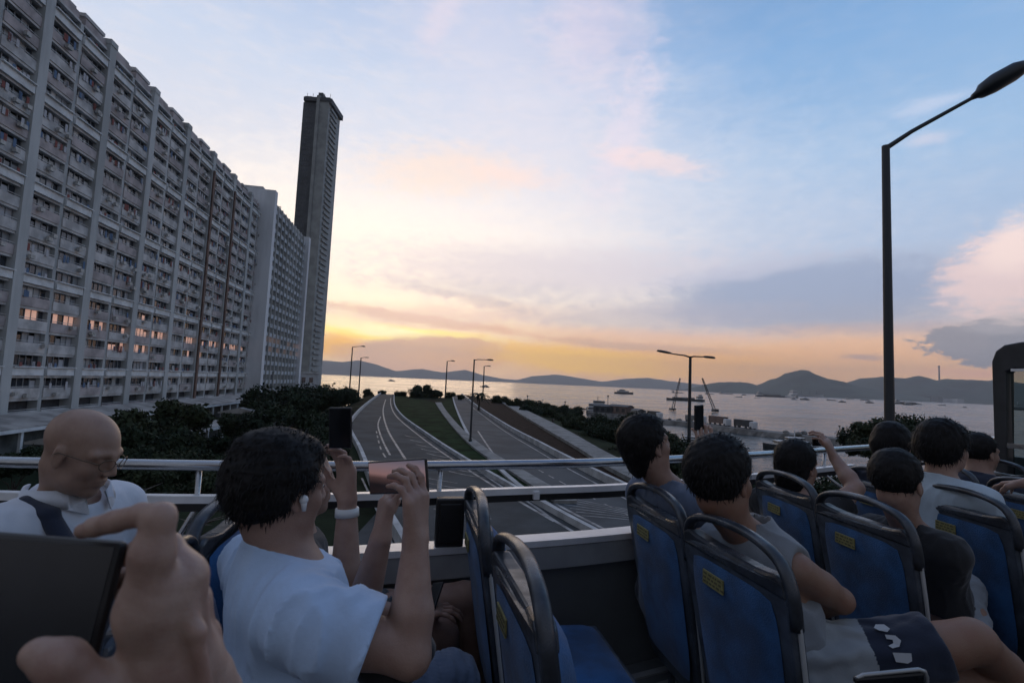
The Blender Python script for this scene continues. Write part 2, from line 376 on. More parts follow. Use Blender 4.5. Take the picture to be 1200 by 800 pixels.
# lawn wedge between the carriageways and a raised path crossing it
MA = gl([(510, 472), (516, 482), (532, 503), (556, 527), (600, 556), (650, 590)])
MC = gl([(517, 472), (523, 482), (541, 503), (570, 527), (618, 556), (676, 590)])
tag(ribbon('grass_verge', offset_line(LB[:6], 0.14), MA, ROAD+0.012, m_grass), kind='structure')
tag(ribbon('grass_verge', MC, offset_line(RA[:5], -0.36), ROAD+0.016, m_grass), kind='structure')
tag(ribbon('median_strip', MA, MC, ROAD+0.16, m_conc_d, thick=0.16), kind='structure')
tag(ribbon('planting_bed', offset_line(RB, 0.9), SA, ROAD+0.03, m_bed), kind='structure')
tag(ribbon('footpath', SA, SB, ROAD+0.20, m_conc_d, thick=0.3), kind='structure')
# painted lines
def paint(pts, w_=0.15, z=0.008, n=60, dash=None):
    A = gl(pts); P0, P1 = strip(A, -w_/2, w_/2, n); mb = []
    for i in range(n-1):
        if dash and (i//dash) % 2: continue
        mb.append([(P0[i][0], P0[i][1], ROAD+z), (P1[i][0], P1[i][1], ROAD+z), (P1[i+1][0], P1[i+1][1], ROAD+z), (P0[i+1][0], P0[i+1][1], ROAD+z)])
    return mb
quads = []
quads += paint([(452, 468), (449, 480), (453, 500), (470, 530), (492, 560), (530, 610)], 0.18)
quads += paint([(446, 488), (443, 498), (448, 515), (457, 533)], 0.15)
quads += paint([(441, 505), (446, 525), (455, 540)], 0.12, dash=6)
quads += paint([(458, 466), (458, 474), (464, 487), (492, 511), (530, 538), (588, 575), (650, 611)], 0.16)
quads += paint([(440, 560), (452, 590), (474, 638)], 0.15)
quads += paint([(452, 603), (462, 620), (470, 636)], 0.15)
quads += paint([(545, 540), (585, 568), (622, 590), (650, 610), (690, 633)], 0.16, z=0.012)
quads += paint([(560, 505), (590, 541), (630, 577), (708, 620)][:1]+[(590, 547), (634, 580), (712, 622)], 0.16, z=0.012)
for k in range(9):   # hatching on the first carriageway
    t = k/8; a = np.array([474+t*52, 510+t*42]); b = np.array([500+t*84, 512+t*49])
    q = paint([tuple(a), tuple((a+b)/2+[0, 1.5]), tuple(b)], 0.10, n=6); quads += q
for k in range(7):   # faint hatching where the lanes part below the rail
    t = k/6; quads += paint([(640+t*42, 578+t*26), (690+t*40, 588+t*20), (742+t*40, 598+t*16)], 0.07, z=0.012, n=6)
    quads += paint([(468+t*40, 552+t*44), (500+t*40, 560+t*42), (536+t*40, 566+t*42)], 0.07, z=0.012, n=6)
quads += paint([(424, 560), (438, 590), (452, 620), (462, 645)], 0.10)
quads += paint([(612, 540), (660, 566), (720, 596), (790, 628)], 0.10, z=0.012, dash=3)
quads += paint([(552, 476), (584, 500), (628, 527), (664, 548), (740, 588)], 0.12, z=0.012)
mb = MB()
for q in quads: mb.add(q, [(0, 1, 2, 3)])
tag(mb.build('road_markings', m_white), kind='structure')
# reflector posts / small kerb step are left to the lamp list.  The sea:
ms = bpy.data.materials.new('sea_water'); ms.use_nodes = True; t = NT(ms.node_tree); b = t.n['Principled BSDF']
b.inputs['Base Color'].default_value = (0.02, 0.032, 0.04, 1); b.inputs['Roughness'].default_value = 0.16; b.inputs['IOR'].default_value = 1.33
tc2 = t.new('ShaderNodeTexCoord'); pv = tc2.outputs['Object']
n_a = t.noise(t.vm('MULTIPLY', pv, (0.12, 0.22, 1)), 1.0, 6, 0.62, 0.4); n_b = t.noise(t.vm('MULTIPLY', pv, (0.012, 0.03, 1)), 1.0, 4, 0.6, 0.6)
bn = t.new('ShaderNodeBump'); bn.inputs['Strength'].default_value = 0.8; bn.inputs['Distance'].default_value = 1.3
t.put(bn.inputs['Height'], t.math('ADD', n_a, t.math('MULTIPLY', n_b, 1.4))); t.l.new(bn.outputs[0], b.inputs['Normal'])
t.put(b.inputs['Roughness'], t.mr(n_b, 0.35, 0.65, 0.10, 0.26))
sea = MB().add([(-9000, -400, SEA), (11500, -400, SEA), (11500, 12500, SEA), (-9000, 12500, SEA)], [(0, 1, 2, 3)]).build('sea', ms); tag(sea, kind='structure')
# hills across the water: real ridges with depth
m_hill = mat('hillside', (0.045, 0.060, 0.042), 0.95, var=0.35, vscale=0.004, detail=8)
def hill(prof, D, depth, seed, name='hills'):
    rs = np.random.RandomState(seed); n = 150; xs = np.linspace(prof[0][0], prof[-1][0], n)
    ys = np.interp(xs, [p[0] for p in prof], [p[1] for p in prof])
    top = []
    jit = np.convolve(rs.randn(n+8), np.ones(5)/5, 'same')[4:-4]*0.45
    for x, y, j in zip(xs, ys, jit):
        v = RAY(x, y+j); k = D/math.hypot(v[0], v[1]); top.append(CAM+v*k)
    top = np.array(top); h = np.clip(top[:, 2]-SEA, 1, None); m = 26; V = []
    rad = top[:, :2]/np.linalg.norm(top[:, :2], axis=1)[:, None]
    base = rs.randn(m, n//6+2)
    for j in range(m):
        s = j/(m-1)*2-1                    # -1 near shore, 0 ridge, +1 far shore
        prof_h = (1-abs(s))**(0.85)
        spur = np.interp(np.arange(n), np.linspace(0, n-1, base.shape[1]), base[j]) * 0.06*(1-abs(s))*(1 if abs(s) > 0.04 else 0)
        hh = h*np.clip(prof_h+spur*(abs(s) > 0.03), 0, 1.0 if s <= 0 else 1.0)
        hh = np.where(abs(s) < 0.03, h, np.minimum(hh, h*(1-0.25*abs(s))))
        r = s*depth
        for i in range(n): V.append((top[i][0]+rad[i][0]*r, top[i][1]+rad[i][1]*r, SEA-1+hh[i]+ (0 if 0 < j < m-1 else -2)))
    I = np.arange(m*n).reshape(m, n); Fc = np.stack([I[:-1, :-1], I[:-1, 1:], I[1:, 1:], I[1:, :-1]], -1).reshape(-1, 4)
    o = mesh_obj(name, V, Fc, m_hill, smooth=True); return tag(o, kind='structure')
hill([(300, 437), (340, 426), (380, 422), (401, 424), (422, 422), (443, 427), (464, 434), (495, 432), (520, 436), (545, 432.5), (565, 439), (590, 443.5), (606, 445), (625, 440), (653, 438.5), (677, 442), (705, 447), (730, 444), (758, 442), (786, 446), (820, 450), (850, 452), (880, 457)], 11300, 900, 1)
hill([(800, 457), (818, 452), (832, 449), (852, 446.5), (866, 446), (887, 450), (905, 443), (920, 437.5), (931, 434.5), (939, 433), (948, 434), (955, 437.5), (970, 443), (989, 447), (1010, 453), (1050, 460), (1090, 466)], 5400, 500, 2)
hill([(940, 462), (975, 449), (989, 447), (1008, 443), (1039, 441), (1060, 443), (1077, 440), (1096, 443), (1123, 444), (1156, 444), (1200, 448), (1260, 450), (1330, 455), (1400, 470)], 6600, 600, 3)
# ================================================================== BUILDINGS
eB = RAY(495, 443)*np.array([1, 1, 0]); eB /= np.linalg.norm(eB); qB = np.array([-eB[1], eB[0], 0.0]); zB = np.array([0, 0, 1.0])
AX = (eB, qB, zB)
def fp(s, q, z): return eB*s+qB*q+zB*z                         # along the facade, away from the road, up
m_pier = mat('pier_render', (0.44, 0.455, 0.445), 0.85, var=0.18, vscale=0.25, stretch=(1, 1, 0.15), detail=8)
m_span = mat('grey_spandrel', (0.50, 0.49, 0.475), 0.85, var=0.25, vscale=0.4, detail=8)
m_span2 = mat('pinkish_spandrel', (0.40, 0.355, 0.345), 0.85, var=0.25, vscale=0.4, detail=8)
m_band = mat('pale_gallery_band', (0.68, 0.70, 0.70), 0.8, var=0.15, vscale=0.5, detail=8)
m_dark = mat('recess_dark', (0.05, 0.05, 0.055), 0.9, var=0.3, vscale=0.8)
m_glassd = mat('window_glass_dark', (0.03, 0.035, 0.045), 0.12, spec=0.7)
m_wframe = mat('window_frame_grey', (0.28, 0.29, 0.30), 0.5)
m_sunrefl = mat('sunset_reflection_pane', (0.5, 0.35, 0.25), 0.6, emit=(1.0, 0.56, 0.44), estr=0.34, var=0.3, vscale=1.2)  # warm emission painted into panes in place of the sunset's reflection
m_lit2 = mat('lit_room_window_white', (0.5, 0.45, 0.4), 0.6, emit=(1.0, 0.86, 0.7), estr=0.6)
m_ac = mat('air_conditioner_casing', (0.42, 0.42, 0.40), 0.6, var=0.2, vscale=2)
m_cloth = [mat('washing_pale', (0.45, 0.45, 0.47), 0.9), mat('washing_blue', (0.10, 0.16, 0.26), 0.9), mat('washing_red', (0.22, 0.07, 0.06), 0.9)]
rb = random.Random(3)
slab = thing('apartment_block', 'huge long grey housing slab with tall piers, pale gallery bands and hundreds of windows', 'apartment block', fp(71, 49, -6))
FH = 2.89; Z0 = -0.35; NF = 17
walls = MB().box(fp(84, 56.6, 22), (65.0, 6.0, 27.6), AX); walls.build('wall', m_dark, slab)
rows = {fl: MB() for fl in range(-2, NF)}; gal = {fl: MB() for fl in range(-2, NF)}; spA, spB = MB(), MB()
windows = []; acs = []
S0 = 71.0; PER = 12.95
piers = []
for k in range(-4, 8):
    s = S0+PER*k
    p = MB().box(fp(s, 50.55, 22.1+rb.uniform(-.1, .1)), (0.78, 1.5, 27.6), AX); p.box(fp(s, 50.45, 49.95), (0.86, 1.5, 0.4), AX)
    p.build('pier', m_pier, slab)
    if k < 7:
        p = MB().box(fp(s+PER/2, 50.55, 21.6), (0.32, 1.1, 27.0), AX); p.build('pier', m_pier, slab)
for k in range(-4, 7):
    for half in (0, 1):
        s0 = S0+PER*k+(0.79 if half == 0 else PER/2+0.33); s1 = S0+PER*k+(PER/2-0.33 if half == 0 else PER-0.79); sm = (s0+s1)/2; hw = (s1-s0)/2
        for fl in range(-2, NF):
            z = Z0+fl*FH; band = fl % 4 == 0
            h = 1.25 if not band else 1.0
            tgt = gal[fl] if band else rows[fl]; tm_ = 0 if band or rb.random() < 0.62 else 1
            pq = 49.12 if band else 49.32
            tgt.box(fp(sm, pq+0.35, z+h/2), (hw, 0.35, h/2), AX, mi=tm_)
            if band: gal[fl].box(fp(sm, 49.25, z+h+0.06), (hw, 0.45, 0.06), AX)
            # sill shelf and lintel
            rows[fl].box(fp(sm, 49.85, z+FH-0.17), (hw, 0.42, 0.16), AX); rows[fl].box(fp(sm, 49.36, z+h+0.22), (hw, 0.03, 0.035), AX)
            if fl < -1: continue
            wz0, wz1 = z+h, z+FH-0.28
            w_ = MB(); q = 49.98; nw = 5
            lit = (fl in (1, 2) and rb.random() < (0.66 if fl == 2 else 0.42)) or (fl == 3 and rb.random() < .12)  # bays whose panes glow as if mirroring the sunset
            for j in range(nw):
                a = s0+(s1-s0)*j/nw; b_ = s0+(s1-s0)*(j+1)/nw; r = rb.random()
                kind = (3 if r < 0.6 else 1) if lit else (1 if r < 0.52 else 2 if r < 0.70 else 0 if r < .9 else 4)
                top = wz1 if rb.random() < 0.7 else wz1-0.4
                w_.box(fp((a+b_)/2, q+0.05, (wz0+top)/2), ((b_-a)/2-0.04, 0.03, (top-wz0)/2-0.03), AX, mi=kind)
                w_.box(fp(b_-0.02, q-0.02, (wz0+wz1)/2), (0.035, 0.05, (wz1-wz0)/2), AX, mi=0)
            w_.box(fp(sm, q-0.02, wz0+0.03), (hw, 0.05, 0.035), AX, mi=0)
            if rb.random() < 0.5:                       # washing on a pole
                for j in range(rb.randint(2, 5)):
                    a = s0+rb.random()*(s1-s0-0.5); w_.box(fp(a+0.25, 49.2, wz0+0.25), (0.22, 0.02, 0.35+0.2*rb.random()), AX, mi=4+rb.randrange(3))
            windows.append((fp(sm, 50, z), w_))
            if rb.random() < 0.55 and not band:
                for j in range(rb.randint(1, 2)):
                    a = s0+0.5+rb.random()*(s1-s0-1.0); c_ = fp(a, 48.95, z+0.35+0.75*rb.random())
                    acs.append((c_, MB().box(c_, (0.36, 0.2, 0.24), AX)))
    # roof blocks between the piers
    for half in (0, 1):
        sm = S0+PER*k+PER*(0.27+0.5*half)
        spB.box(fp(sm, 51.0, 49.5), (2.55, 1.3, 0.5), AX); spA.box(fp(sm, 51.0, 50.3+0.5*half), (2.3, 1.0, 0.25), AX)
for fl in rows:
    rows[fl].box(fp(S0+PER*1.5, 50.52, Z0+fl*FH+0.6), (PER*5.5, 0.1, 0.5), AX)
    if gal[fl].V: gal[fl].box(fp(S0+PER*1.5, 50.0, Z0+fl*FH+0.5), (PER*5.5, 0.1, 0.3), AX); gal[fl].build('gallery_band', m_band, slab)
    rows[fl].build('balcony_row', [m_span, m_span2], slab)
spA.build('roof_rim', m_span, slab); spB.build('roof_rim', m_span2, slab)
WM = [m_wframe, m_glassd, m_span, m_sunrefl]+m_cloth
def dump(lst, name, mats, parent, keep):
    lst.sort(key=lambda a: np.linalg.norm(a[0]-CAM) if proj_in(a[0]) else 1e6)
    for c, w_ in lst[:keep]: w_.build(name, mats, parent)
    rest = MB()
    for c, w_ in lst[keep:]: rest.add(w_.V, w_.F); rest.mi[-len(w_.mi):] = w_.mi
    if rest.V: tag(rest.build(name, mats, parent), kind='stuff')
def proj_in(p):
    v = np.array(p)-CAM; D = v@cF
    return D > 0 and 0 <= 600+FPX*(v@cR)/D <= 1200 and 0 <= 400-FPX*(v@cU)/D <= 800
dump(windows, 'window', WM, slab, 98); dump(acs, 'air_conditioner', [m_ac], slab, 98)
# a brown stained rainwater stack down three of the far piers
m_rust = mat('brown_service_pipe', (0.14, 0.085, 0.065), 0.8, var=0.3, vscale=0.5)
for k in (4.0, 5.0): MB().box(fp(S0+PER*k, 48.85, 20), (0.4, 0.15, 26), AX).build('service_pipe', m_rust, slab)
# second block with its blank white gable
m_gable = mat('white_gable_render', (0.68, 0.70, 0.72), 0.85, var=0.12, vscale=0.2, stretch=(1, 1, 0.2), detail=8)
m_blk2 = mat('bluegrey_spandrel', (0.42, 0.45, 0.47), 0.85, var=0.2, vscale=0.5)
b2 = thing('apartment_block', 'narrower housing block behind the long slab with a blank pale gable and blue-grey balconies', 'apartment block', fp(158, 46, -6))
MB().box(fp(180, 53.5, 23), (21.4, 6.0, 28.5), AX).build('wall', m_dark, b2)
g2 = MB().box(fp(157.6, 52.8, 23.8), (1.2, 7.4, 30.6), AX); g2.build('gable_wall', m_gable, b2)
MB().box(fp(201.8, 52.4, 22.6), (1.3, 7.4, 30.0), AX).build('gable_wall', m_gable, b2)
MB().box(fp(180, 53, 52.3), (21, 5.5, 0.8), AX).box(fp(166, 54, 55.2), (3, 3, 2.2), AX).build('roof', m_span, b2)
wl = []; sp = MB()
for j in range(10):
    s0 = 159+j*4.15
    MB().box(fp(s0+0.2, 46.8, 23.2), (0.18, 0.9, 28.6), AX).build('pier', m_pier, b2)
    for fl in range(20):
        z = -5.2+fl*2.85; sp.box(fp(s0+2.3, 46.6, z+0.6), (1.9, 0.35, 0.6), AX)
        w_ = MB(); lit = fl in (4, 5) and rb.random() < 0.5  # two floors with the painted sunset reflection in their panes
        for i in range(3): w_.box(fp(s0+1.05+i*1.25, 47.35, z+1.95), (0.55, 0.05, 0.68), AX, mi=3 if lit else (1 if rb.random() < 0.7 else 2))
        w_.box(fp(s0+2.3, 47.3, z+1.25), (1.9, 0.07, 0.04), AX, mi=0)
        wl.append((fp(s0, 47, z), w_))
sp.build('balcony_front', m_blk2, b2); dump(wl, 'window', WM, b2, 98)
mast = MB()
for ds in (0, 4, 9): mast.tube([fp(170+ds, 50, 53), fp(170+ds, 50, 58.5-ds*.2)], 0.12, 6)
mast.build('roof_mast', m_wframe, b2)
# the slim tower
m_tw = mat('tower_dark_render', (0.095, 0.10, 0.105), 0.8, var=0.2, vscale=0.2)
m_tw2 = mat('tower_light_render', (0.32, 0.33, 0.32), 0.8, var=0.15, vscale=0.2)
tb = P(363.5, 300, 262.0); tw = thing('apartment_tower', 'very tall slim grey tower standing alone against the sky beyond the housing blocks', 'tower', (tb[0], tb[1], -6))
eT = cR0.copy(); qT = np.cross(zB, eT); AT = (eT, qT, zB)
def tp(a, q, z): return np.array([tb[0], tb[1], 0])+eT*a+qT*q+zB*z
HT = 141.0
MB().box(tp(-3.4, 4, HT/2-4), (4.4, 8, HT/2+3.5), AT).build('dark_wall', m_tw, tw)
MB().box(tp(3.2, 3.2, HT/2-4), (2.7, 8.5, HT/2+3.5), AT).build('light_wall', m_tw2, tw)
MB().box(tp(0.5, -4.9, HT/2-2.6), (0.75, 1.2, HT/2+5), AT).build('service_shaft', m_tw2, tw)
MB().box(tp(-7.75, 4, HT/2-4), (0.35, 7, HT/2+2), AT).build('corner_shaft', m_gable, tw)
cp = MB().box(tp(-0.4, 3.5, HT+0.7), (6.8, 9.0, 1.0), AT)
cp.box(tp(-5.2, 3.5, HT+1.8), (1.8, 8.0, 0.7), AT).box(tp(4.5, 3.5, HT+0.0), (2.8, 8.8, 1.3), AT).box(tp(0.4, 0, HT+3.5), (1.2, 3, 2.0), AT)
for i in range(5): cp.box(tp(-6.5+i*3.0, -3, HT+4.0), (0.08, 0.08, 0.9), AT)
cp.build('roof_crown', m_tw, tw)
m_slot = mat('tower_window_strip', (0.07, 0.075, 0.085), 0.35)
bl = []; wl = []
for fl in range(49):
    z = 0.2+fl*2.87
    c_ = tp(6.1, 1.5, z); bl.append((c_, MB().box(c_, (0.55, 4.5, 0.6), AT)))
    c_ = tp(-5.0, -4.06, z+1); w_ = MB()
    for j in range(3): w_.box(tp(-6.1+j*1.45, -4.06, z+1), (0.5, 0.07, 0.7), AT)
    wl.append((c_, w_))
dump(bl, 'balcony', [m_tw2], tw, 60); dump(wl, 'window', [m_slot], tw, 60)
# low buildings in front of the tower foot
m_lowwhite = mat('low_white_wall', (0.42, 0.42, 0.42), 0.85, var=0.15, vscale=0.5)
c0 = P(322, 448, 185); c1 = P(373, 448, 200)
lb = thing('low_building', 'small flat pale building with dark windows at the foot of the slim tower', 'building', (c0[0], c0[1], -6))
d_ = (c1-c0)*[1, 1, 0]; Ll = np.linalg.norm(d_); d_ /= Ll; nq = np.array([-d_[1], d_[0], 0]); mid = (c0+c1)/2
MB().box([*(mid+nq*4)[:2], -2.4], (Ll/2, 4, 3.7), (d_, nq, zB)).build('wall', m_lowwhite, lb)
MB().box([*(mid+nq*4)[:2], 1.55], (Ll/2+0.4, 4.4, 0.25), (d_, nq, zB)).build('roof', m_conc, lb)
for j in range(5): MB().box([*(c0*[1, 1, 0]+d_*(1.6+j*3.3)-nq*0.02)[:2], -1.2], (0.8, 0.08, 1.0), (d_, nq, zB)).build('window', m_glassd, lb)
c0 = P(284, 450, 150); c1 = P(319, 450, 160)
d_ = (c1-c0)*[1, 1, 0]; Ll = np.linalg.norm(d_); d_ /= Ll; nq = np.array([-d_[1], d_[0], 0]); mid = (c0+c1)/2
kb = thing('kiosk_building', 'dark box-shaped building with a flat roof between the long slab and the small pale building', 'building', (mid[0], mid[1], -6))
MB().box([*(mid+nq*3)[:2], -2.6], (Ll/2, 3, 3.8), (d_, nq, zB)).build('wall', m_tw, kb)
MB().box([*(mid+nq*3)[:2], 1.3], (Ll/2+.3, 3.3, 0.12), (d_, nq, zB)).build('roof', m_conc_d, kb)
# podium and the roofed sheds under the slab
m_shed = mat('weathered_shed_roof', (0.30, 0.29, 0.27), 0.8, var=0.35, vscale=0.35, detail=8)
m_shedw = mat('shed_wall_stained', (0.11, 0.115, 0.11), 0.9, var=0.4, vscale=0.4, detail=8)
def shed(s0, s1, q0, q1, zr, label, rise=0.8, posts=True):
    o = thing('market_shed', label, 'shed', fp((s0+s1)/2, (q0+q1)/2, -8))
    w_ = MB().box(fp((s0+s1)/2, (q0+q1)/2+0.4, (zr-9)/2), ((s1-s0)/2-0.6, (q1-q0)/2-0.6, (zr+9)/2), AX); w_.build('wall', m_shedw, o)
    r = MB(); a = [fp(s0, q0, zr), fp(s0, (q0+q1)/2, zr+rise), fp(s0, q1, zr)]; r.extr(a+[fp(s0, q1, zr-0.2), fp(s0, q0, zr-0.2)], eB*(s1-s0)); r.build('roof', m_shed, o)
    b = MB().box(fp((s0+s1)/2, q0-0.06, zr-0.28), ((s1-s0)/2, 0.05, 0.16), AX); b.build('fascia', m_band, o)
    n = int((s1-s0)/4)
    for j in range(n):
        s = s0+1.5+j*(s1-s0-3)/max(1, n-1)
        MB().box(fp(s, q0+0.14, (zr-9)/2), (0.16, 0.12, (zr+8.8)/2), AX).build('post', m_band, o)
    return o
shed(40, 92, 38, 47.5, -5.0, 'long low stained shed with a pale roof edge directly under the housing slab')
shed(52, 74, 25, 34, -5.6, 'nearer low shed with a weathered pitched roof left of the dark trees', rise=1.2)
shed(96, 128, 37, 46, -4.9, 'low shed with a pale roof farther along the foot of the housing slab')
shed(70, 84, 14.5, 20, -5.3, 'small open shed with pale posts below the road parapet', rise=0.5)
shed(84, 101, 24, 30, -4.9, 'pale-roofed shed just beyond the small open one', rise=0.7)
# ================================================================== TREES
m_leaf = mat('dark_foliage', (0.030, 0.045, 0.022), 0.8, color2=(0.014, 0.022, 0.012), vscale=0.9, spec=0.2)
m_leaf2 = mat('olive_foliage', (0.050, 0.062, 0.030), 0.8, color2=(0.022, 0.032, 0.016), vscale=0.9, spec=0.2)
m_bark = mat('tree_bark', (0.06, 0.048, 0.038), 0.9, var=0.4, vscale=6, bump=0.5)
def crown_mesh(name, seed, R=2.6, H=2.2, n=5200, leaf=0.17, lumps=16, m=None):
    r = np.random.RandomState(seed); C_ = []; Rr = []
    for i in range(lumps):
        a = r.rand()*6.283; rad = R*0.68*math.sqrt(r.rand()); zz = (r.rand()**0.8*2-1)*H*0.6*math.sqrt(max(0.05, 1-(rad/R)**2))
        C_.append((rad*math.cos(a), rad*math.sin(a), zz)); Rr.append(R*(0.22+0.26*r.rand()))
    C_ = np.array(C_); Rr = np.array(Rr); k = r.randint(0, lumps, n)
    v = r.randn(n, 3); v /= np.linalg.norm(v, axis=1)[:, None]; rad = Rr[k]*(0.55+0.5*r.rand(n)**0.5)*(1+0.15*r.randn(n))
    pos = C_[k]+v*rad[:, None]*[1, 1, 0.82]
    a = r.randn(n, 3); a /= np.linalg.norm(a, axis=1)[:, None]; b = np.cross(a, v+0.4*r.randn(n, 3)); b /= np.linalg.norm(b, axis=1)[:, None]+1e-6
    sz_ = leaf*(0.6+0.9*r.rand(n))[:, None]
    V = np.stack([pos-a*sz_, pos+b*sz_*0.55, pos+a*sz_, pos-b*sz_*0.55], 1).reshape(-1, 3)
    me = bpy.data.meshes.new(name); me.from_pydata(V.tolist(), [], np.arange(4*n).reshape(-1, 4).tolist()); me.materials.append(m or m_leaf); return me, C_
def trunk_mesh(name, C_, hgt, seed, r0=0.22):
    r = random.Random(seed); mb = MB(); top = hgt
    mb.tube([(0, 0, -0.6), (0.05, 0.02, hgt*0.4), (0.1, -0.05, hgt*0.8), (0.05, 0, hgt)], [r0, r0*0.8, r0*0.6, r0*0.35], 9)
    for c in C_[:7]: mb.tube([(0.06, 0, hgt*(0.5+0.3*r.random())), (c[0]*.5, c[1]*.5, hgt+c[2]*.4-0.2), (c[0], c[1], hgt+c[2])], [r0*.42, r0*.28, r0*.1], 6)
    me = bpy.data.meshes.new(name); me.from_pydata(mb.V, [], mb.F); me.materials.append(m_bark); return me
protos = []
for i in range(5):
    cm, C_ = crown_mesh('crown', 20+i, R=2.4+0.3*(i % 3), H=2.0+0.5*(i % 2), m=m_leaf if i % 2 == 0 else m_leaf2)
    protos.append((cm, trunk_mesh('trunk', C_, 2.9, i), 2.9))
rt = random.Random(11)
def tree(x, y, ztop, R, label, group=None, pi=None, zb=None, name='tree'):
    """a tree standing on the ground at x, y whose crown reaches ztop"""
    cm, tm, hh = protos[pi if pi is not None else rt.randrange(5)]
    zb = gz(x, y) if zb is None else zb
    o = thing(name, label, 'tree', (x, y, zb), rt.random()*6.28, group)
    kr = R/2.5; kz = max(0.15, (ztop-zb-1.1*kr)/(hh+1.6))
    for nm, me in (('crown', cm), ('trunk', tm)):
        c = bpy.data.objects.new(nm, me); COL.objects.link(c); c.parent = o
        if nm == 'crown': c.location = (0, 0, ztop-zb-1.9*kr); c.scale = (kr, kr, kr)
        else: c.scale = (min(kr, 1.6)*0.9, min(kr, 1.6)*0.9, kz)
    return o
def tpx(x, ytop, D, Rpx, label, group=None, **k):
    p = P(x, ytop, D); return tree(p[0], p[1], p[2], Rpx*D/600.0, label, group, **k)
GL = 'trees in the dark belt beside the left carriageway'
for x, y, D, r in [(160, 478, 42, 46), (205, 468, 50, 44), (185, 496, 36, 40), (228, 522, 34, 24), (120, 512, 40, 22), (150, 520, 30, 30), (205, 528, 30, 28), (262, 506, 60, 34), (285, 482, 62, 26), (60, 520, 34, 26), (20, 530, 30, 24), (240, 530, 30, 30), (100, 540, 26, 24), (180, 545, 24, 30), (240, 550, 24, 34), (290, 545, 26, 34)]:
    tpx(x, y, D, r, 'dark bushy tree in the belt between the sheds and the man in pale blue', GL)
GM = 'trees lining the left edge of the hatched carriageway'
for x, y, D, r in [(305, 466, 82, 22), (320, 452, 100, 30), (345, 455, 84, 30), (365, 450, 112, 26), (388, 452, 96, 26), (410, 452, 118, 18), (330, 474, 60, 38), (365, 480, 58, 34), (318, 492, 50, 24), (392, 474, 72, 22), (376, 500, 46, 24), (345, 505, 44, 34), (330, 530, 32, 36), (370, 525, 34, 30), (395, 520, 36, 16), (398, 492, 58, 16), (400, 545, 27, 18)]:
    tpx(x, y, D, r, 'leafy roadside tree outside the pale parapet of the hatched carriageway', GM)
rk = random.Random(31)
for k in range(26):
    x_ = -3.5-rk.random()**0.8*30; y_ = 15.5+rk.random()*12; tree(x_, y_, -4.6+rk.random()*1.0, 1.6+rk.random()*1.0, 'low dark shrub below the bus rail on the bank left of the carriageway', 'shrubs on the bank below the bus', name='shrub')
GE = 'bushes along the road crest'
for x, y, D, r in [(432, 455, 165, 8), (448, 457, 160, 6), (470, 458, 150, 8), (487, 456, 145, 9), (510, 456, 150, 9), (528, 459, 150, 6), (540, 462, 140, 5)]:
    tpx(x, y, D, r, 'small dark bush on the crest where the lawn meets the sea', GE, name='bush')
tpx(498, 450, 150, 14, 'larger pointed dark bush at the top end of the lawn', pi=3, name='bush')
GR = 'shrubs on the slope between the concrete path and the sea'
for x, y, D, r in [(586, 463, 130, 12), (603, 466, 115, 12), (620, 473, 100, 14), (636, 478, 92, 16), (655, 483, 84, 18), (648, 496, 74, 18), (672, 502, 66, 20), (690, 497, 72, 20), (700, 512, 56, 22), (726, 500, 60, 24), (748, 494, 64, 26), (735, 520, 46, 26), (765, 512, 50, 26), (780, 505, 62, 20), (715, 488, 90, 16), (742, 484, 96, 16)]:
    tpx(x, y, D, r, 'round dark shrub on the seaward slope beyond the concrete path', GR, name='shrub')
GF = 'trees behind the front passengers'
for x, y, D, r in [(1022, 494, 40, 24), (1045, 489, 46, 26), (1072, 487, 42, 26), (1096, 494, 38, 24), (1122, 503, 36, 22), (1145, 505, 40, 20), (1002, 502, 44, 18), (1058, 504, 32, 30), (1030, 508, 34, 26), (1080, 504, 36, 24), (1008, 512, 38, 18), (1100, 508, 34, 24)]:
    tpx(x, y, D, r, 'dark leafy tree at the roadside behind the tall street lamp', GF)
QB = resample(SB, 80); rk = random.Random(77)
for k in range(46):
    i = min(78, int(6+72*(k+rk.random())/46)); a_ = QB[i]; d_ = QB[i+1]-QB[i]; d_ /= np.linalg.norm(d_); n_ = np.array([-d_[1], d_[0], 0])
    if n_[0] < 0: n_ = -n_
    q_ = a_+n_*(1.8+rk.random()*7); tree(q_[0], q_[1], -3.9+rk.random()*1.5, 1.5+rk.random()*1.3, 'round dark shrub on the seaward slope beyond the concrete path', GR, name='shrub')
# palm-like tree by the crest
p = P(561, 470, 95); pt = thing('palm_tree', 'ragged little palm tree beside the crest of the plain carriageway', 'tree', (p[0], p[1], gz(p[0], p[1])))
h_ = P(561, 462, 95)[2]-gz(p[0], p[1])
MB().tube([(0, 0, -.3), (0.15, 0, h_*.5), (0, 0, h_)], [.22, .16, .13], 8).build('trunk', m_bark, pt, local=True)
fr = MB(); rr = random.Random(5)
for k in range(26):
    a = rr.random()*6.28; Lf = 1.3+rr.random()*1.2; up = rr.random()*1.1-0.1; pts = []
    for j in range(6):
        t_ = j/5; pts.append(np.array([math.cos(a)*Lf*t_, math.sin(a)*Lf*t_, h_+up*1.6*t_-1.9*t_*t_*(0.6+0.4*rr.random())]))
    for j in range(5):
        wv_ = 0.22*(1-j/6); sd_ = np.array([-math.sin(a), math.cos(a), 0])*wv_
        fr.add([pts[j]-sd_+[0, 0, -.1], pts[j], pts[j+1], pts[j+1]-sd_*.8+[0, 0, -.1]], [(0, 1, 2, 3)]); fr.add([pts[j]+sd_+[0, 0, -.1], pts[j], pts[j+1], pts[j+1]+sd_*.8+[0, 0, -.1]], [(0, 1, 2, 3)])
fr.build('crown', m_leaf, pt, local=True)
# grass tufts ragging the lawn and verge edges
ra_ = np.random.RandomState(4)
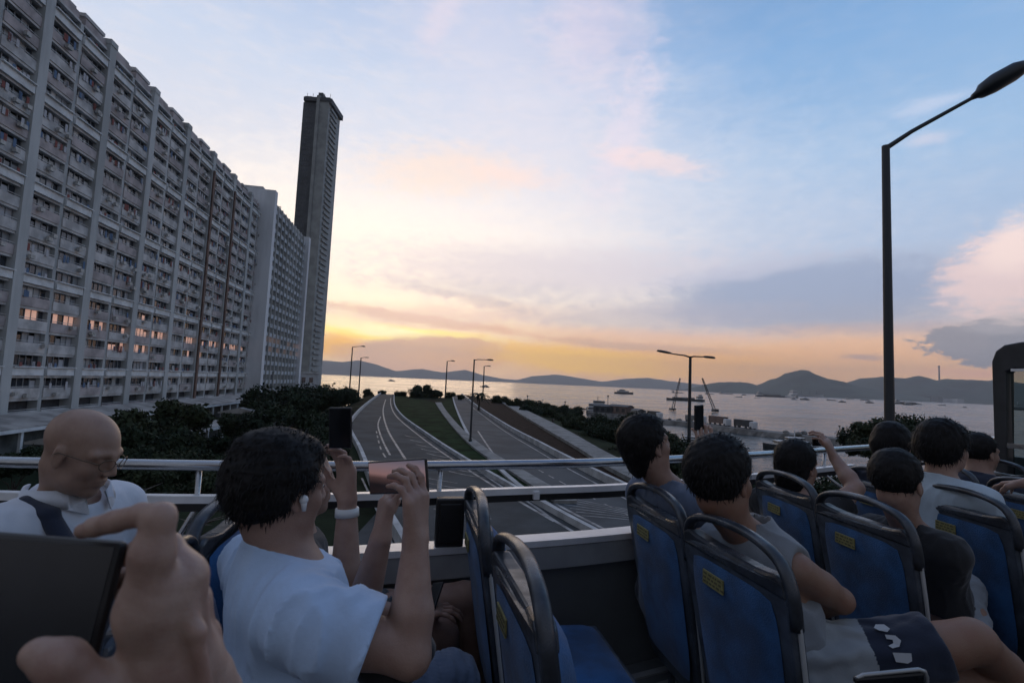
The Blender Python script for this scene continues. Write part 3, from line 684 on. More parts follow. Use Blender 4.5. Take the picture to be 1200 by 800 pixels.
# ================================================================== STREET LAMPS
m_pole = mat('lamp_pole_dark', (0.045, 0.05, 0.055), 0.5, metal=0.4)
m_lens = mat('lamp_lens_unlit', (0.12, 0.12, 0.11), 0.25)
def lamp(base, ztop, arms, r, label, name='street_lamp'):
    o = thing(name, label, 'street lamp', base); b = np.array(base, float); top = np.array([b[0], b[1], ztop])
    mb = MB().tube([b+[0, 0, -.4], b+[0, 0, (ztop-b[2])*.3], top], [r*1.5, r*1.15, r*0.85], 12); mb.tube([b+[0, 0, -.3], b+[0, 0, .35]], r*2.1, 12); mb.build('pole', m_pole, o, smooth=False)
    for end, head, hw in arms:
        end = np.array(end, float); head = np.array(head, float)
        MB().tube([top-[0, 0, .7*r], top*0.7+end*0.3, end], [r*.62, r*.5, r*.42], 8).build('arm', m_pole, o)
        d_ = head-end; n_ = np.linalg.norm(d_); d_ /= n_; sd_ = np.cross(d_, (0, 0, 1)); sd_ /= np.linalg.norm(sd_); u_ = np.cross(sd_, d_)
        hb = MB(); prof = [(-0.05, .30), (.06, .45), (.16, .8), (.4, 1.0), (.8, .95), (.97, .7), (1.0, .45)]
        ring = []
        for t_, k_ in prof:
            c = end+d_*n_*t_
            ring.append([c+sd_*hw*k_*ca+u_*hw*0.8*k_*sa*(1.0 if sa > 0 else 0.55) for ca, sa in [(math.cos(q), math.sin(q)) for q in np.linspace(0, 2*math.pi, 12, endpoint=False)]])
        V = [v for rg in ring for v in rg]; n = 12
        Fc = [(i*n+k, i*n+(k+1) % n, (i+1)*n+(k+1) % n, (i+1)*n+k) for i in range(len(ring)-1) for k in range(n)]+[tuple(range(n))[::-1], tuple((len(ring)-1)*n+k for k in range(n))]
        hb.add(V, Fc); hd = hb.build('lamp_head', m_pole, o, smooth=True)
        MB().box(end+d_*n_*.6-u_*hw*.22, (n_*.3, hw*.62, hw*.06), (d_, sd_, u_)).build('lens', m_lens, hd)
    return o
bp = P(1040, 320, 10.5)
lamp((bp[0], bp[1], ROAD), P(1041, 168, 10.6)[2], [(P(1143, 113, 10.2), P(1203, 79, 9.9), 0.27)], 0.085, 'tall dark single-arm street lamp rising high above the front passengers')
bp = P(808, 480, 55)
lamp((bp[0], bp[1], gz(bp[0], bp[1])), P(808.5, 417, 55)[2], [(P(788, 414.5, 54.5), P(770, 411, 54.4), 0.22), (P(823, 418, 55.2), P(838, 419.5, 55.2), 0.22)], 0.17, 'dark twin-arm street lamp shaped like a T over the harbour pier')
b0 = Z(551, 519, ROAD)
lamp(tuple(b0), P(556, 421, 45.5)[2], [(P(570, 421.5, 45), P(578, 422, 45), 0.12)], 0.075, 'thin street lamp standing on the kerb between lawn and plain carriageway')
for (x, yb, yt, D, ax, lab) in [(410, 452, 406, 150, 428, 'street lamp nearest the tower with its arm over the hatched carriageway'), (421, 450, 419, 215, 432, 'shorter distant street lamp just right of the one nearest the tower'), (522, 462, 423, 160, 533, 'street lamp with a short arm behind the middle of the lawn'), (566, 460, 429, 190, 575, 'faint distant street lamp right behind the palm tree')]:
    b0 = P(x, yb, D); lamp((b0[0], b0[1], min(b0[2], gz(b0[0], b0[1])+0.1)), P(x+1, yt, D)[2], [(P(ax-5, yt-0.3, D), P(ax, yt, D), 0.3)], 0.0012*D, lab)
# ================================================================== HARBOUR
m_rock = mat('breakwater_stone', (0.16, 0.155, 0.145), 0.9, var=0.4, vscale=0.25, bump=0.5, bscale=2, detail=8)
m_hull = mat('dark_hull', (0.035, 0.04, 0.045), 0.6, var=0.3, vscale=0.3)
m_hullw = mat('white_hull', (0.55, 0.56, 0.57), 0.5, var=0.1, vscale=0.4)
m_hullr = mat('rust_hull', (0.12, 0.06, 0.045), 0.7, var=0.4, vscale=0.3)
m_win = mat('boat_windows', (0.03, 0.035, 0.04), 0.2)
pp = gl([(690, 486), (730, 489), (770, 495), (820, 500), (870, 507), (930, 514), (1010, 523)], SEA)
P0, P1 = offset_line(pp, -5.0, 60), offset_line(pp, 5.0, 60)
def pier_mesh():
    V = []; rr = np.random.RandomState(3)
    for i in range(60):
        a, b = P0[i], P1[i]; j = rr.randn(4)*0.35
        V += [(a[0]+j[0], a[1]+j[1], SEA-1), (a[0]+(b[0]-a[0])*.12, a[1]+(b[1]-a[1])*.12, SEA+1.6), (b[0]+(a[0]-b[0])*.12, b[1]+(a[1]-b[1])*.12, SEA+1.6), (b[0]+j[2], b[1]+j[3], SEA-1)]
    Fc = []
    for i in range(59):
        for k in range(3): Fc.append((4*i+k, 4*i+k+1, 4*i+5+k, 4*i+4+k))
    return mesh_obj('harbour_pier', V, Fc+[(0, 1, 2, 3), (236, 239, 238, 237)], m_rock)
tag(pier_mesh(), 'long low stone pier curving out into the harbour with sheds and trucks on it', 'pier')
def along(t_): Q = resample(pp, 100); i = min(98, int(t_*99)); d_ = Q[i+1]-Q[i]; d_ /= np.linalg.norm(d_); return Q[i], d_
def on_pier(name, t_, Lp, W_, H_, m, label, cat, cab=False, top=None):
    c, d_ = along(t_); n_ = np.array([-d_[1], d_[0], 0]); o = thing(name, label, cat, (c[0], c[1], SEA+1.6)); zb = SEA+1.6
    ax = (d_, n_, zB)
    if cab:
        MB().box([c[0], c[1], zb+0.75+H_/2], (Lp/2, W_/2, H_/2), ax).build('cargo_body', m, o, bevel=.05)
        q = c+d_*(Lp/2+1.0); MB().box([q[0], q[1], zb+1.35], (0.85, W_/2*.95, 1.0), ax).box([q[0], q[1], zb+2.4], (0.6, W_/2*.85, 0.15), ax).build('cab', m_hullw, o, bevel=.1)
        for k in (-.4, .3, .62):
            for sd_ in (-1, 1):
                e_ = c+d_*Lp*k+n_*sd_*W_*.42; MB().tube([e_-n_*.15+[0, 0, zb+.45-e_[2]], e_+n_*.15+[0, 0, zb+.45-e_[2]]], .45, 12).build('wheel', m_hull, o)
    else:
        MB().box([c[0], c[1], zb+H_/2], (Lp/2, W_/2, H_/2), ax).build('wall', m, o)
        r = MB(); e0 = c-d_*(Lp/2+.2); r.extr([e0-n_*(W_/2+.2)+[0, 0, zb+H_-e0[2]], e0+[0, 0, zb+H_+0.8-e0[2]], e0+n_*(W_/2+.2)+[0, 0, zb+H_-e0[2]]], d_*(Lp+.4)); r.build('roof', top or m_hull, o)
        for k in range(3):
            q = c+d_*(-Lp*.3+k*Lp*.3)-n_*(W_/2+.02); MB().box([q[0], q[1], zb+H_*.5], (Lp*.08, .05, H_*.28), ax).build('window', m_win, o)
    return o
m_br = mat('brown_shed_wall', (0.13, 0.09, 0.075), 0.85, var=0.3, vscale=.4)
on_pier('pier_shed', 0.14, 11, 5, 3.4, m_br, 'brown shed near the seaward end of the stone pier', 'shed')
on_pier('pier_shed', 0.07, 9, 5, 3.0, m_hull, 'dark shed beside the moored white ferry', 'shed')
on_pier('pier_shed', 0.25, 6, 4, 2.4, m_conc_d, 'small grey hut on the pier left of the T-shaped lamp', 'shed')
on_pier('truck', 0.35, 5, 2.4, 2.2, m_hull, 'dark truck parked on the pier just left of the T-shaped lamp', 'truck', True)
on_pier('truck', 0.50, 6, 2.4, 1.8, m_conc_d, 'grey lorry on the pier below the leaning crane jib', 'truck', True)
on_pier('truck', 0.60, 7.5, 2.5, 2.4, m_br, 'brown lorry in the middle of the pier right of the crane jibs', 'truck', True)
on_pier('truck', 0.70, 6, 2.4, 2.2, m_hull, 'dark lorry nearest the landward end of the pier', 'truck', True)
rr = random.Random(9)
for k in range(26):
    c, d_ = along(0.2+0.75*rr.random()); n_ = np.array([-d_[1], d_[0], 0]); q = c+n_*rr.uniform(-4, 4); s_ = rr.uniform(.5, 1.2)
    mb = MB().ell((q[0], q[1], SEA+1.6+s_*.3), (s_, s_*.8, s_*.6), 7, 5)
    mb.V = [(v[0]+rr.uniform(-.15, .15), v[1]+rr.uniform(-.15, .15), v[2]+rr.uniform(-.1, .1)) for v in mb.V]
    tag(mb.build('boulder', m_rock), 'rough grey boulder lying on the stone pier', 'boulder', 'boulders on the pier')
# crane jibs on a barge behind the pier
m_jib = mat('crane_lattice', (0.06, 0.06, 0.062), 0.6)
def crane(x0, y0, x1, y1, D, label):
    a = P(x0, y0, D); b = P(x1, y1, D); o = thing('derrick_crane', label, 'crane', (a[0], a[1], SEA+1.5)); j = MB(); d_ = b-a; n = 12
    u_ = np.cross(d_, cF); u_ /= np.linalg.norm(u_); w_ = 1.5
    R_ = lambda t_: w_*(1-0.65*t_)
    for sg in (-1, 1): j.bar(a+u_*w_*sg*.5, b+u_*R_(1)*sg*.5, .35)
    for i in range(n):
        t0, t1 = i/n, (i+1)/n; sg = 1 if i % 2 else -1; j.bar(a+d_*t0+u_*R_(t0)*sg*.5, a+d_*t1-u_*R_(t1)*sg*.5, .2)
    j.build('jib', m_jib, o)
    MB().box([a[0], a[1], (a[2]+SEA)/2+1], (1.6, 1.6, (a[2]-SEA)/2+.6)).build('crane_house', m_jib, o)
    MB().tube([b, b+[0.3, 0.3, -7]], .05, 4).build('cable', m_jib, o)
crane(788, 481, 797, 443, 330, 'thin lattice crane jib leaning right just left of the T-shaped lamp')
crane(838, 482, 823, 443, 330, 'thin lattice crane jib leaning left just right of the T-shaped lamp')
def boat(x, y, Lpx, kind, label, head=1, hull=None, name='boat', cat='boat', D=None):
    c = Z(x, y, SEA) if D is None else P(x, y, D); c = np.array([c[0], c[1], SEA]); D_ = (c-CAM)@cF; Ln = Lpx*D_/600; B = Ln*(0.16 if kind == 'barge' else 0.24); ax_ = cR0*head; n_ = np.cross(zB, ax_)
    H_ = Ln*{'barge': .05, 'yacht': .09, 'ferry': .14, 'ship': .05}[kind]; o = thing(name, label, cat, tuple(c)); hm_ = hull or m_hull
    sec = [(-.5, .8, 1.0), (-.45, .95, 1), (.2, 1, 1), (.36, .75, 1.08), (.45, .4, 1.2), (.5, .06, 1.35)]; V = []
    for t_, wd, ht in sec:
        q = c+ax_*Ln*t_; V += [q-n_*B/2*wd*.7+[0, 0, -.4], q+n_*B/2*wd*.7+[0, 0, -.4], q+n_*B/2*wd+[0, 0, H_*ht], q-n_*B/2*wd+[0, 0, H_*ht]]
    Fc = [(0, 3, 2, 1), (20, 21, 22, 23)]
    for i in range(5):
        for k in range(4): Fc.append((4*i+k, 4*i+(k+1) % 4, 4*i+4+(k+1) % 4, 4*i+4+k))
    MB().add(V, Fc).build('hull', hm_, o)
    def cab(t_, l_, w_, h0, h1, m=m_hullw, nm='cabin'):
        q = c+ax_*Ln*t_; cb = MB().box([q[0], q[1], SEA+(h0+h1)/2*Ln], (l_*Ln/2, w_*B/2, (h1-h0)/2*Ln), (ax_, n_, zB)); cb.build(nm, m, o)
        MB().box([q[0], q[1], SEA+(h0*.35+h1*.65)*Ln], (l_*Ln/2+.02*Ln*l_, w_*B/2+.04*B, (h1-h0)*.16*Ln), (ax_, n_, zB)).build('window_band', m_win, o)
    hh = H_/Ln
    if kind in ('barge', 'ship'):
        cab(-.38, .14, .8, hh, hh+.09 if kind == 'barge' else hh+.10); cab(-.39, .07, .6, hh+.09, hh+.13)
        if kind == 'barge': q = c+ax_*Ln*.05; MB().box([q[0], q[1], SEA+H_+.02*Ln], (.28*Ln, .4*B, .022*Ln), (ax_, n_, zB)).build('cargo', m_rock, o)
        else:
            for t_ in (-.15, .1, .3): q = c+ax_*Ln*t_; MB().bar(q+[0, 0, H_], q+[0, 0, H_+.13*Ln], .01*Ln).build('derrick_post', m_hull, o)
    elif kind == 'yacht':
        cab(-.05, .6, .8, hh, hh+.08); cab(-.1, .3, .6, hh+.08, hh+.15); q = c-ax_*Ln*.1; MB().bar(q+[0, 0, (hh+.15)*Ln], q+[0, 0, (hh+.27)*Ln], .012*Ln).build('mast', m_hullw, o)
    else:
        cab(0, .86, .95, hh, hh+.17); cab(-.02, .75, .9, hh+.17, hh+.33); cab(.05, .5, .8, hh+.33, hh+.46, m_conc); q = c; MB().bar(q+[0, 0, (hh+.46)*Ln], q+[0, 0, (hh+.66)*Ln], .02*Ln).build('mast', m_hull, o)
    return o
boat(700, 485, 26, 'ferry', 'white double-decked ferry moored at the tip of the stone pier', name='ferry', cat='ferry')
boat(681, 479.5, 18, 'barge', 'low dark barge sticking out left of the moored white ferry', -1, m_hullr, name='barge', cat='barge')
boat(731, 461.5, 22, 'yacht', 'white motor yacht alone on the open water above the ferry')
boat(459, 446.5, 8, 'yacht', 'tiny boat on the bright water between the left street lamps')
boat(568, 453.5, 11, 'yacht', 'tiny white launch just right of the palm tree', -1)
boat(803, 469.5, 44, 'barge', 'long low barge with its wheelhouse at the right crossing behind the T-shaped lamp', -1, name='barge', cat='barge')
boat(794, 460.3, 14, 'ship', 'small far ship above the long low barge', name='ship', cat='ship')
boat(851, 461.6, 16, 'ship', 'far grey ship right of the leaning crane jib', name='ship', cat='ship')
boat(872, 463, 6, 'yacht', 'tiny far boat left of the anchored dark barge')
boat(903, 465, 34, 'barge', 'dark barge anchored below the cone-shaped hill', name='barge', cat='barge')
boat(927, 466, 16, 'ship', 'short dark ship touching the right end of the anchored barge', -1, name='ship', cat='ship')
boat(945, 464.6, 40, 'ship', 'long white ship lying along the far shore below the hill', 1, m_hullw, name='ship', cat='ship')
boat(996, 467.8, 10, 'ship', 'little dark ship left of the tall lamp pole', name='ship', cat='ship')
boat(1014, 469.2, 12, 'barge', 'little dark barge touching the tall lamp pole', name='barge', cat='barge')
boat(1062, 473.5, 30, 'barge', 'flat dark barge on the water just right of the tall lamp pole', name='barge', cat='barge')
boat(1190, 480, 26, 'yacht', 'white boat seen through the front windscreen of the bus', -1)
boat(925, 527, 62, 'yacht', 'dark-hulled cabin boat in the inner basin behind the passengers', -1, m_hull)
boat(812, 521, 40, 'yacht', 'dark work boat tied up inside the basin below the T-shaped lamp', 1, m_hull)
rk = random.Random(91)
for k in range(14):
    x_ = 838+k*22+rk.uniform(-8, 8)
    if abs(x_-1040) < 8: continue
    o_ = boat(x_, 461.5+(x_-838)*.044+rk.uniform(0, 3.5), rk.uniform(5, 13), rk.choice(['ship', 'barge', 'yacht']), 'tiny ship near the far shore', rk.choice([-1, 1]), m_hullw if rk.random() < .4 else m_hull, name='ship', cat='ship'); o_['group'] = 'tiny ships near the far shore'
def buoy(x, y, D_, h, label):
    c = Z(x, y, SEA); o = thing('navigation_buoy', label, 'buoy', (c[0], c[1], SEA)); D_ = (c-CAM)@cF; k = D_/600
    MB().tube([c+[0, 0, -.2], c+[0, 0, h*k*.25]], [2.0*k, 1.7*k], 12).build('float', m_hullr, o); MB().tube([c, c+[0, 0, h*k]], .35*k, 6).build('mast', m_hull, o); MB().ell(c+[0, 0, h*k], (1.0*k, 1.0*k, 1.2*k)).build('top_mark', m_hull, o)
buoy(618, 470, 0, 6, 'small marker buoy standing left of the other two on the open water')
buoy(662, 480, 0, 9, 'tall marker buoy close to the seaward shrubs')
buoy(712, 484, 0, 20, 'marker post with a round top beside the moored ferry')
# far shore
m_far = mat('far_shore_concrete', (0.42, 0.43, 0.43), 0.85, var=0.2, vscale=0.02); m_fard = mat('far_shore_dark', (0.10, 0.11, 0.11), 0.9)
rr = random.Random(21)
sh = gl([(820, 460), (1250, 478)], SEA)
for k in range(34):
    x = 1000+k*5.2+rr.uniform(-2, 2); hpx = rr.uniform(2, 7); wpx = rr.uniform(3, 9); D = 4700+rr.uniform(-200, 200); c = P(x, 468, D); kk = D/600
    o = thing('shore_building', 'pale low building in the row along the far shore right of the lamp pole', 'building', (c[0], c[1], SEA), group='buildings along the far shore')
    MB().box([c[0], c[1], SEA+hpx*kk/2], (wpx*kk/2, 40, hpx*kk/2), (cR0, np.cross(zB, cR0), zB)).build('wall', m_far if rr.random() < .6 else m_fard, o)
    MB().box([c[0], c[1], SEA+hpx*kk+1.5], (wpx*kk/2*.6, 25, 1.5), (cR0, np.cross(zB, cR0), zB)).build('roof', m_fard, o)
D = 4600; kk = D/600; c = P(975.5, 460, D); o = thing('power_station', 'pale blocky tower on the far shore at the foot of the hill', 'building', (c[0], c[1], SEA))
MB().box([c[0], c[1], SEA+8*kk], (5*kk, 30, 8*kk), (cR0, np.cross(zB, cR0), zB)).build('wall', m_far, o); MB().box([c[0]+6*kk*.9, c[1], SEA+13.2*kk], (3*kk, 20, 2.4*kk), (cR0, np.cross(zB, cR0), zB)).build('upper_block', m_far, o)
c = P(1101, 455, 6000); o = thing('chimney', 'thin tall chimney rising above the ridge left of the windscreen', 'chimney', (c[0], c[1], 60)); t0 = P(1101, 428, 6000)
MB().tube([(c[0], c[1], 20), (c[0], c[1], t0[2])], [10, 7], 12).build('shaft', m_fard, o); MB().tube([(c[0], c[1], t0[2]-20), (c[0], c[1], t0[2]-8)], [11, 11], 12).build('gallery', m_fard, o)
wq = Z(1075, 470, SEA)
tag(MB().box([wq[0]+0, 4550, SEA+2], (1500, 60, 6)).build('land', m_fard), kind='structure')
# ================================================================== THE BUS: deck, rails, windscreen
m_metal = mat('brushed_rail_steel', (0.42, 0.43, 0.44), 0.22, metal=0.95, var=0.12, vscale=12, stretch=(1, 14, 14))
m_bright = mat('bright_aluminium_strip', (0.80, 0.80, 0.80), 0.38, metal=0.35, var=0.08, vscale=6)
m_panel = mat('grey_side_panel', (0.13, 0.14, 0.145), 0.5, var=0.18, vscale=1.4, rvar=.1, detail=8)
m_panel_l = mat('pale_ledge', (0.30, 0.31, 0.32), 0.5, var=0.15, vscale=3)
m_black = mat('black_plastic', (0.012, 0.012, 0.013), 0.45)
m_floor = mat('deck_vinyl', (0.05, 0.042, 0.04), 0.7, var=0.3, vscale=5, bump=.1, bscale=200)
m_bus = mat('bus_bodywork', (0.20, 0.05, 0.04), 0.35, var=.1, vscale=1)
m_tint = bpy.data.materials.new('tinted_glass'); m_tint.use_nodes = True; t = NT(m_tint.node_tree); b = t.n['Principled BSDF']; t.n.remove(b)
gl_ = t.new('ShaderNodeBsdfGlossy'); gl_.inputs['Roughness'].default_value = 0.05; gl_.inputs['Color'].default_value = (.8, .85, .85, 1)
tr_ = t.new('ShaderNodeBsdfTransparent'); tr_.inputs['Color'].default_value = (0.34, 0.42, 0.42, 1); fr_ = t.new('ShaderNodeFresnel'); fr_.inputs[0].default_value = 1.35
mx_ = t.new('ShaderNodeMixShader'); t.l.new(fr_.outputs[0], mx_.inputs[0]); t.l.new(tr_.outputs[0], mx_.inputs[1]); t.l.new(gl_.outputs[0], mx_.inputs[2]); t.l.new(mx_.outputs[0], t.n['Material Output'].inputs[0])
bus = thing('open_top_bus', 'open-top deck of a double-decker bus with grey side panel and steel rails, carrying all passengers', 'bus', (1, 0.8, 0))
def sm_line(pts, z, n=60): return [tuple(q) for q in resample(np.array([Z(x, y, z) for x, y in pts]), n)]
top_l = sm_line([(-220, 530), (-60, 538), (0, 541), (140, 543.5), (270, 545.5), (430, 546), (600, 544), (720, 541), (880, 533), (1000, 525), (1100, 518), (1180, 512)], 1.15)
MB().tube(top_l, 0.0195, 14).build('top_rail', m_metal, bus, smooth=True)
mid_l = sm_line([(-220, 572), (-60, 578), (0, 580), (160, 583.5), (270, 584), (430, 581), (600, 575), (740, 569.5), (880, 558), (1000, 546)], 1.035)
def flat_bar(line, w_, h_): # a bar of rectangular section following a line
    V = []; n = len(line); A = np.array(line); T = np.gradient(A, axis=0); T /= np.linalg.norm(T, axis=1)[:, None]
    for i in range(n):
        nn = np.array([-T[i][1], T[i][0], 0]); c = A[i]; V += [c-nn*w_/2+[0, 0, -h_/2], c+nn*w_/2+[0, 0, -h_/2], c+nn*w_/2+[0, 0, h_/2], c-nn*w_/2+[0, 0, h_/2]]
    Fc = [(4*i+k, 4*i+(k+1) % 4, 4*i+4+(k+1) % 4, 4*i+4+k) for i in range(n-1) for k in range(4)]+[(0, 3, 2, 1), (4*n-4, 4*n-3, 4*n-2, 4*n-1)]
    return V, Fc
mb = MB(); mb.add(*flat_bar(mid_l, 0.035, 0.026)); mb.build('middle_rail', m_bright, bus)
mb = MB(); mb.add(*flat_bar([(p[0], p[1]+.012, p[2]-0.030) for p in mid_l], 0.03, 0.028)); mb.build('rail_underside_strip', m_black, bus)  # black strip running just below the middle rail
led = [(-220, 654), (0, 656), (200, 655), (420, 648), (600, 636), (740, 624), (900, 605), (1050, 585)]
lz = 0.885
led_l = sm_line(led, lz)
mb = MB(); mb.add(*flat_bar([(p[0], p[1]+.045, p[2]-.012) for p in led_l], 0.09, 0.024)); mb.build('ledge', m_bright, bus)
mb = MB(); mb.add(*flat_bar([(p[0], p[1]+.04, p[2]-.07) for p in led_l], 0.07, 0.085)); mb.build('ledge_fascia', m_panel_l, bus)
mb = MB(); mb.add(*flat_bar([(p[0], p[1]+.065, (p[2]-.115)/2) for p in led_l], 0.06, lz-.12)); mb.build('side_panel', m_panel, bus)
mb = MB(); mb.add(*flat_bar([(p[0], p[1]+.12, -1.6) for p in led_l], 0.05, 4.2)); mb.build('outer_skin', m_bus, bus)
duct = [(p[0], p[1]-.07, .20) for p in led_l]
mb = MB(); mb.add(*flat_bar(duct, 0.2, 0.26)); mb.build('heater_duct', m_panel, bus)
for dz, dy in ((.335, -.145), (.335, -.06)):
    mb = MB(); mb.add(*flat_bar([(p[0], p[1]+dy, dz) for p in led_l], 0.03, 0.008)); mb.build('duct_trim_strip', m_panel_l, bus)
def rail_pt(line, X): A = np.array(line); i = int(np.argmin(abs(A[:, 0]-X))); return A[i]
for px_ in (-30, 235, 531, 757, 960):
    X = Z(px_, 545-(max(0, px_-600))*.05, 1.15)[0]; a = rail_pt(top_l, X); b = rail_pt(led_l, X)
    MB().tube([(a[0], a[1], 1.14), (a[0], a[1]+.01, 1.0), (b[0], b[1]+.05, lz)], 0.010, 10).build('rail_post', m_metal, bus, smooth=True)
q = P(524, 615, 1.97); q2 = rail_pt(led_l, q[0])
bx = MB().box([q[0], q2[1]+.03, .972], (.052, .022, .088)).build('black_junction_box', m_black, bus, bevel=.006)
MB().box([q[0], q2[1]+.005, .972], (.040, .004, .07)).build('cover', m_black, bx, bevel=.003)
q = P(638, 578, 2.1); q3 = rail_pt(mid_l, q[0]); MB().box([q[0], q3[1]-.022, 1.018], (.014, .010, .018)).build('rail_bracket', m_bright, bus, bevel=.003)
MB().box((1.2, .72, .05), (4.6, 1.28, .07)).build('floor', m_floor, bus)
MB().box((1.2, -.52, .45), (4.6, .03, .48)).build('side_panel', m_panel, bus); MB().tube([(-3.4, -.52, 1.15), (5.6, -.52, 1.15)], .0195, 12).build('top_rail', m_metal, bus, smooth=True)
MB().box((1.2, .75, -1.95), (4.6, 1.25, 1.6)).build('lower_deck', m_bus, bus, bevel=.08)
for X in (-2.2, 4.0):
    for Y in (-.48, 1.98): MB().tube([(X, Y-.15, -3.5), (X, Y+.15, -3.5)], .5, 24).build('wheel', m_black, bus)
# front windscreen surround, seen at the right edge
m_frame = mat('windscreen_surround', (0.035, 0.037, 0.04), 0.4, var=.2, vscale=4)
fa = P(1163, 470, 4.4); fy = fa[1]; fx = fa[0]
zt = P(1175, 402, 4.4)[2]; zb_ = P(1163, 522, 4.4)[2]
ws = MB(); d_ = np.array([0.12, -1.0, 0]); d_ /= np.linalg.norm(d_)
def wp(a, z, o=0): v = np.array([fx, fy, 0])+d_*a; v[2] = z; v[0] += o; return v
out = [wp(0, zb_-.3), wp(0.0, zb_), wp(0.0, zt-.16), wp(.03, zt-.07), wp(.09, zt-.02), wp(.2, zt), wp(3.0, zt+.02), wp(3.0, zt-.2), wp(.16, zt-.215), wp(.10, zt-.25), wp(.085, zb_), wp(.085, zb_-.3)]
ws.extr(out, (.10, 0, 0)); ws.build('windscreen_frame', m_frame, bus, bevel=.012)
MB().bar(wp(.15, zt-.235, -.02), wp(3.0, zt-.225, -.02), .03, .022).build('header_trim', m_bright, bus)
MB().add([wp(.1, zb_-.3, .05), wp(3.0, zb_-.3, .05), wp(3.0, zt-.1, .05), wp(.1, zt-.1, .05)], [(0, 1, 2, 3)]).build('windscreen_glass', m_tint, bus)
MB().box(wp(1.5, .55, .06), (.05, 1.6, .5)).build('front_panel', m_panel, bus)
MB().bar(wp(.12, zb_+.02, -.03), wp(3.0, zb_+.04, -.03), .05, .04).build('front_rail', m_metal, bus)
MB().bar(wp(.3, zb_+.27, .3), wp(3.0, zb_+.27, .3), .03, .05).build('wiper_bar', m_black, bus)
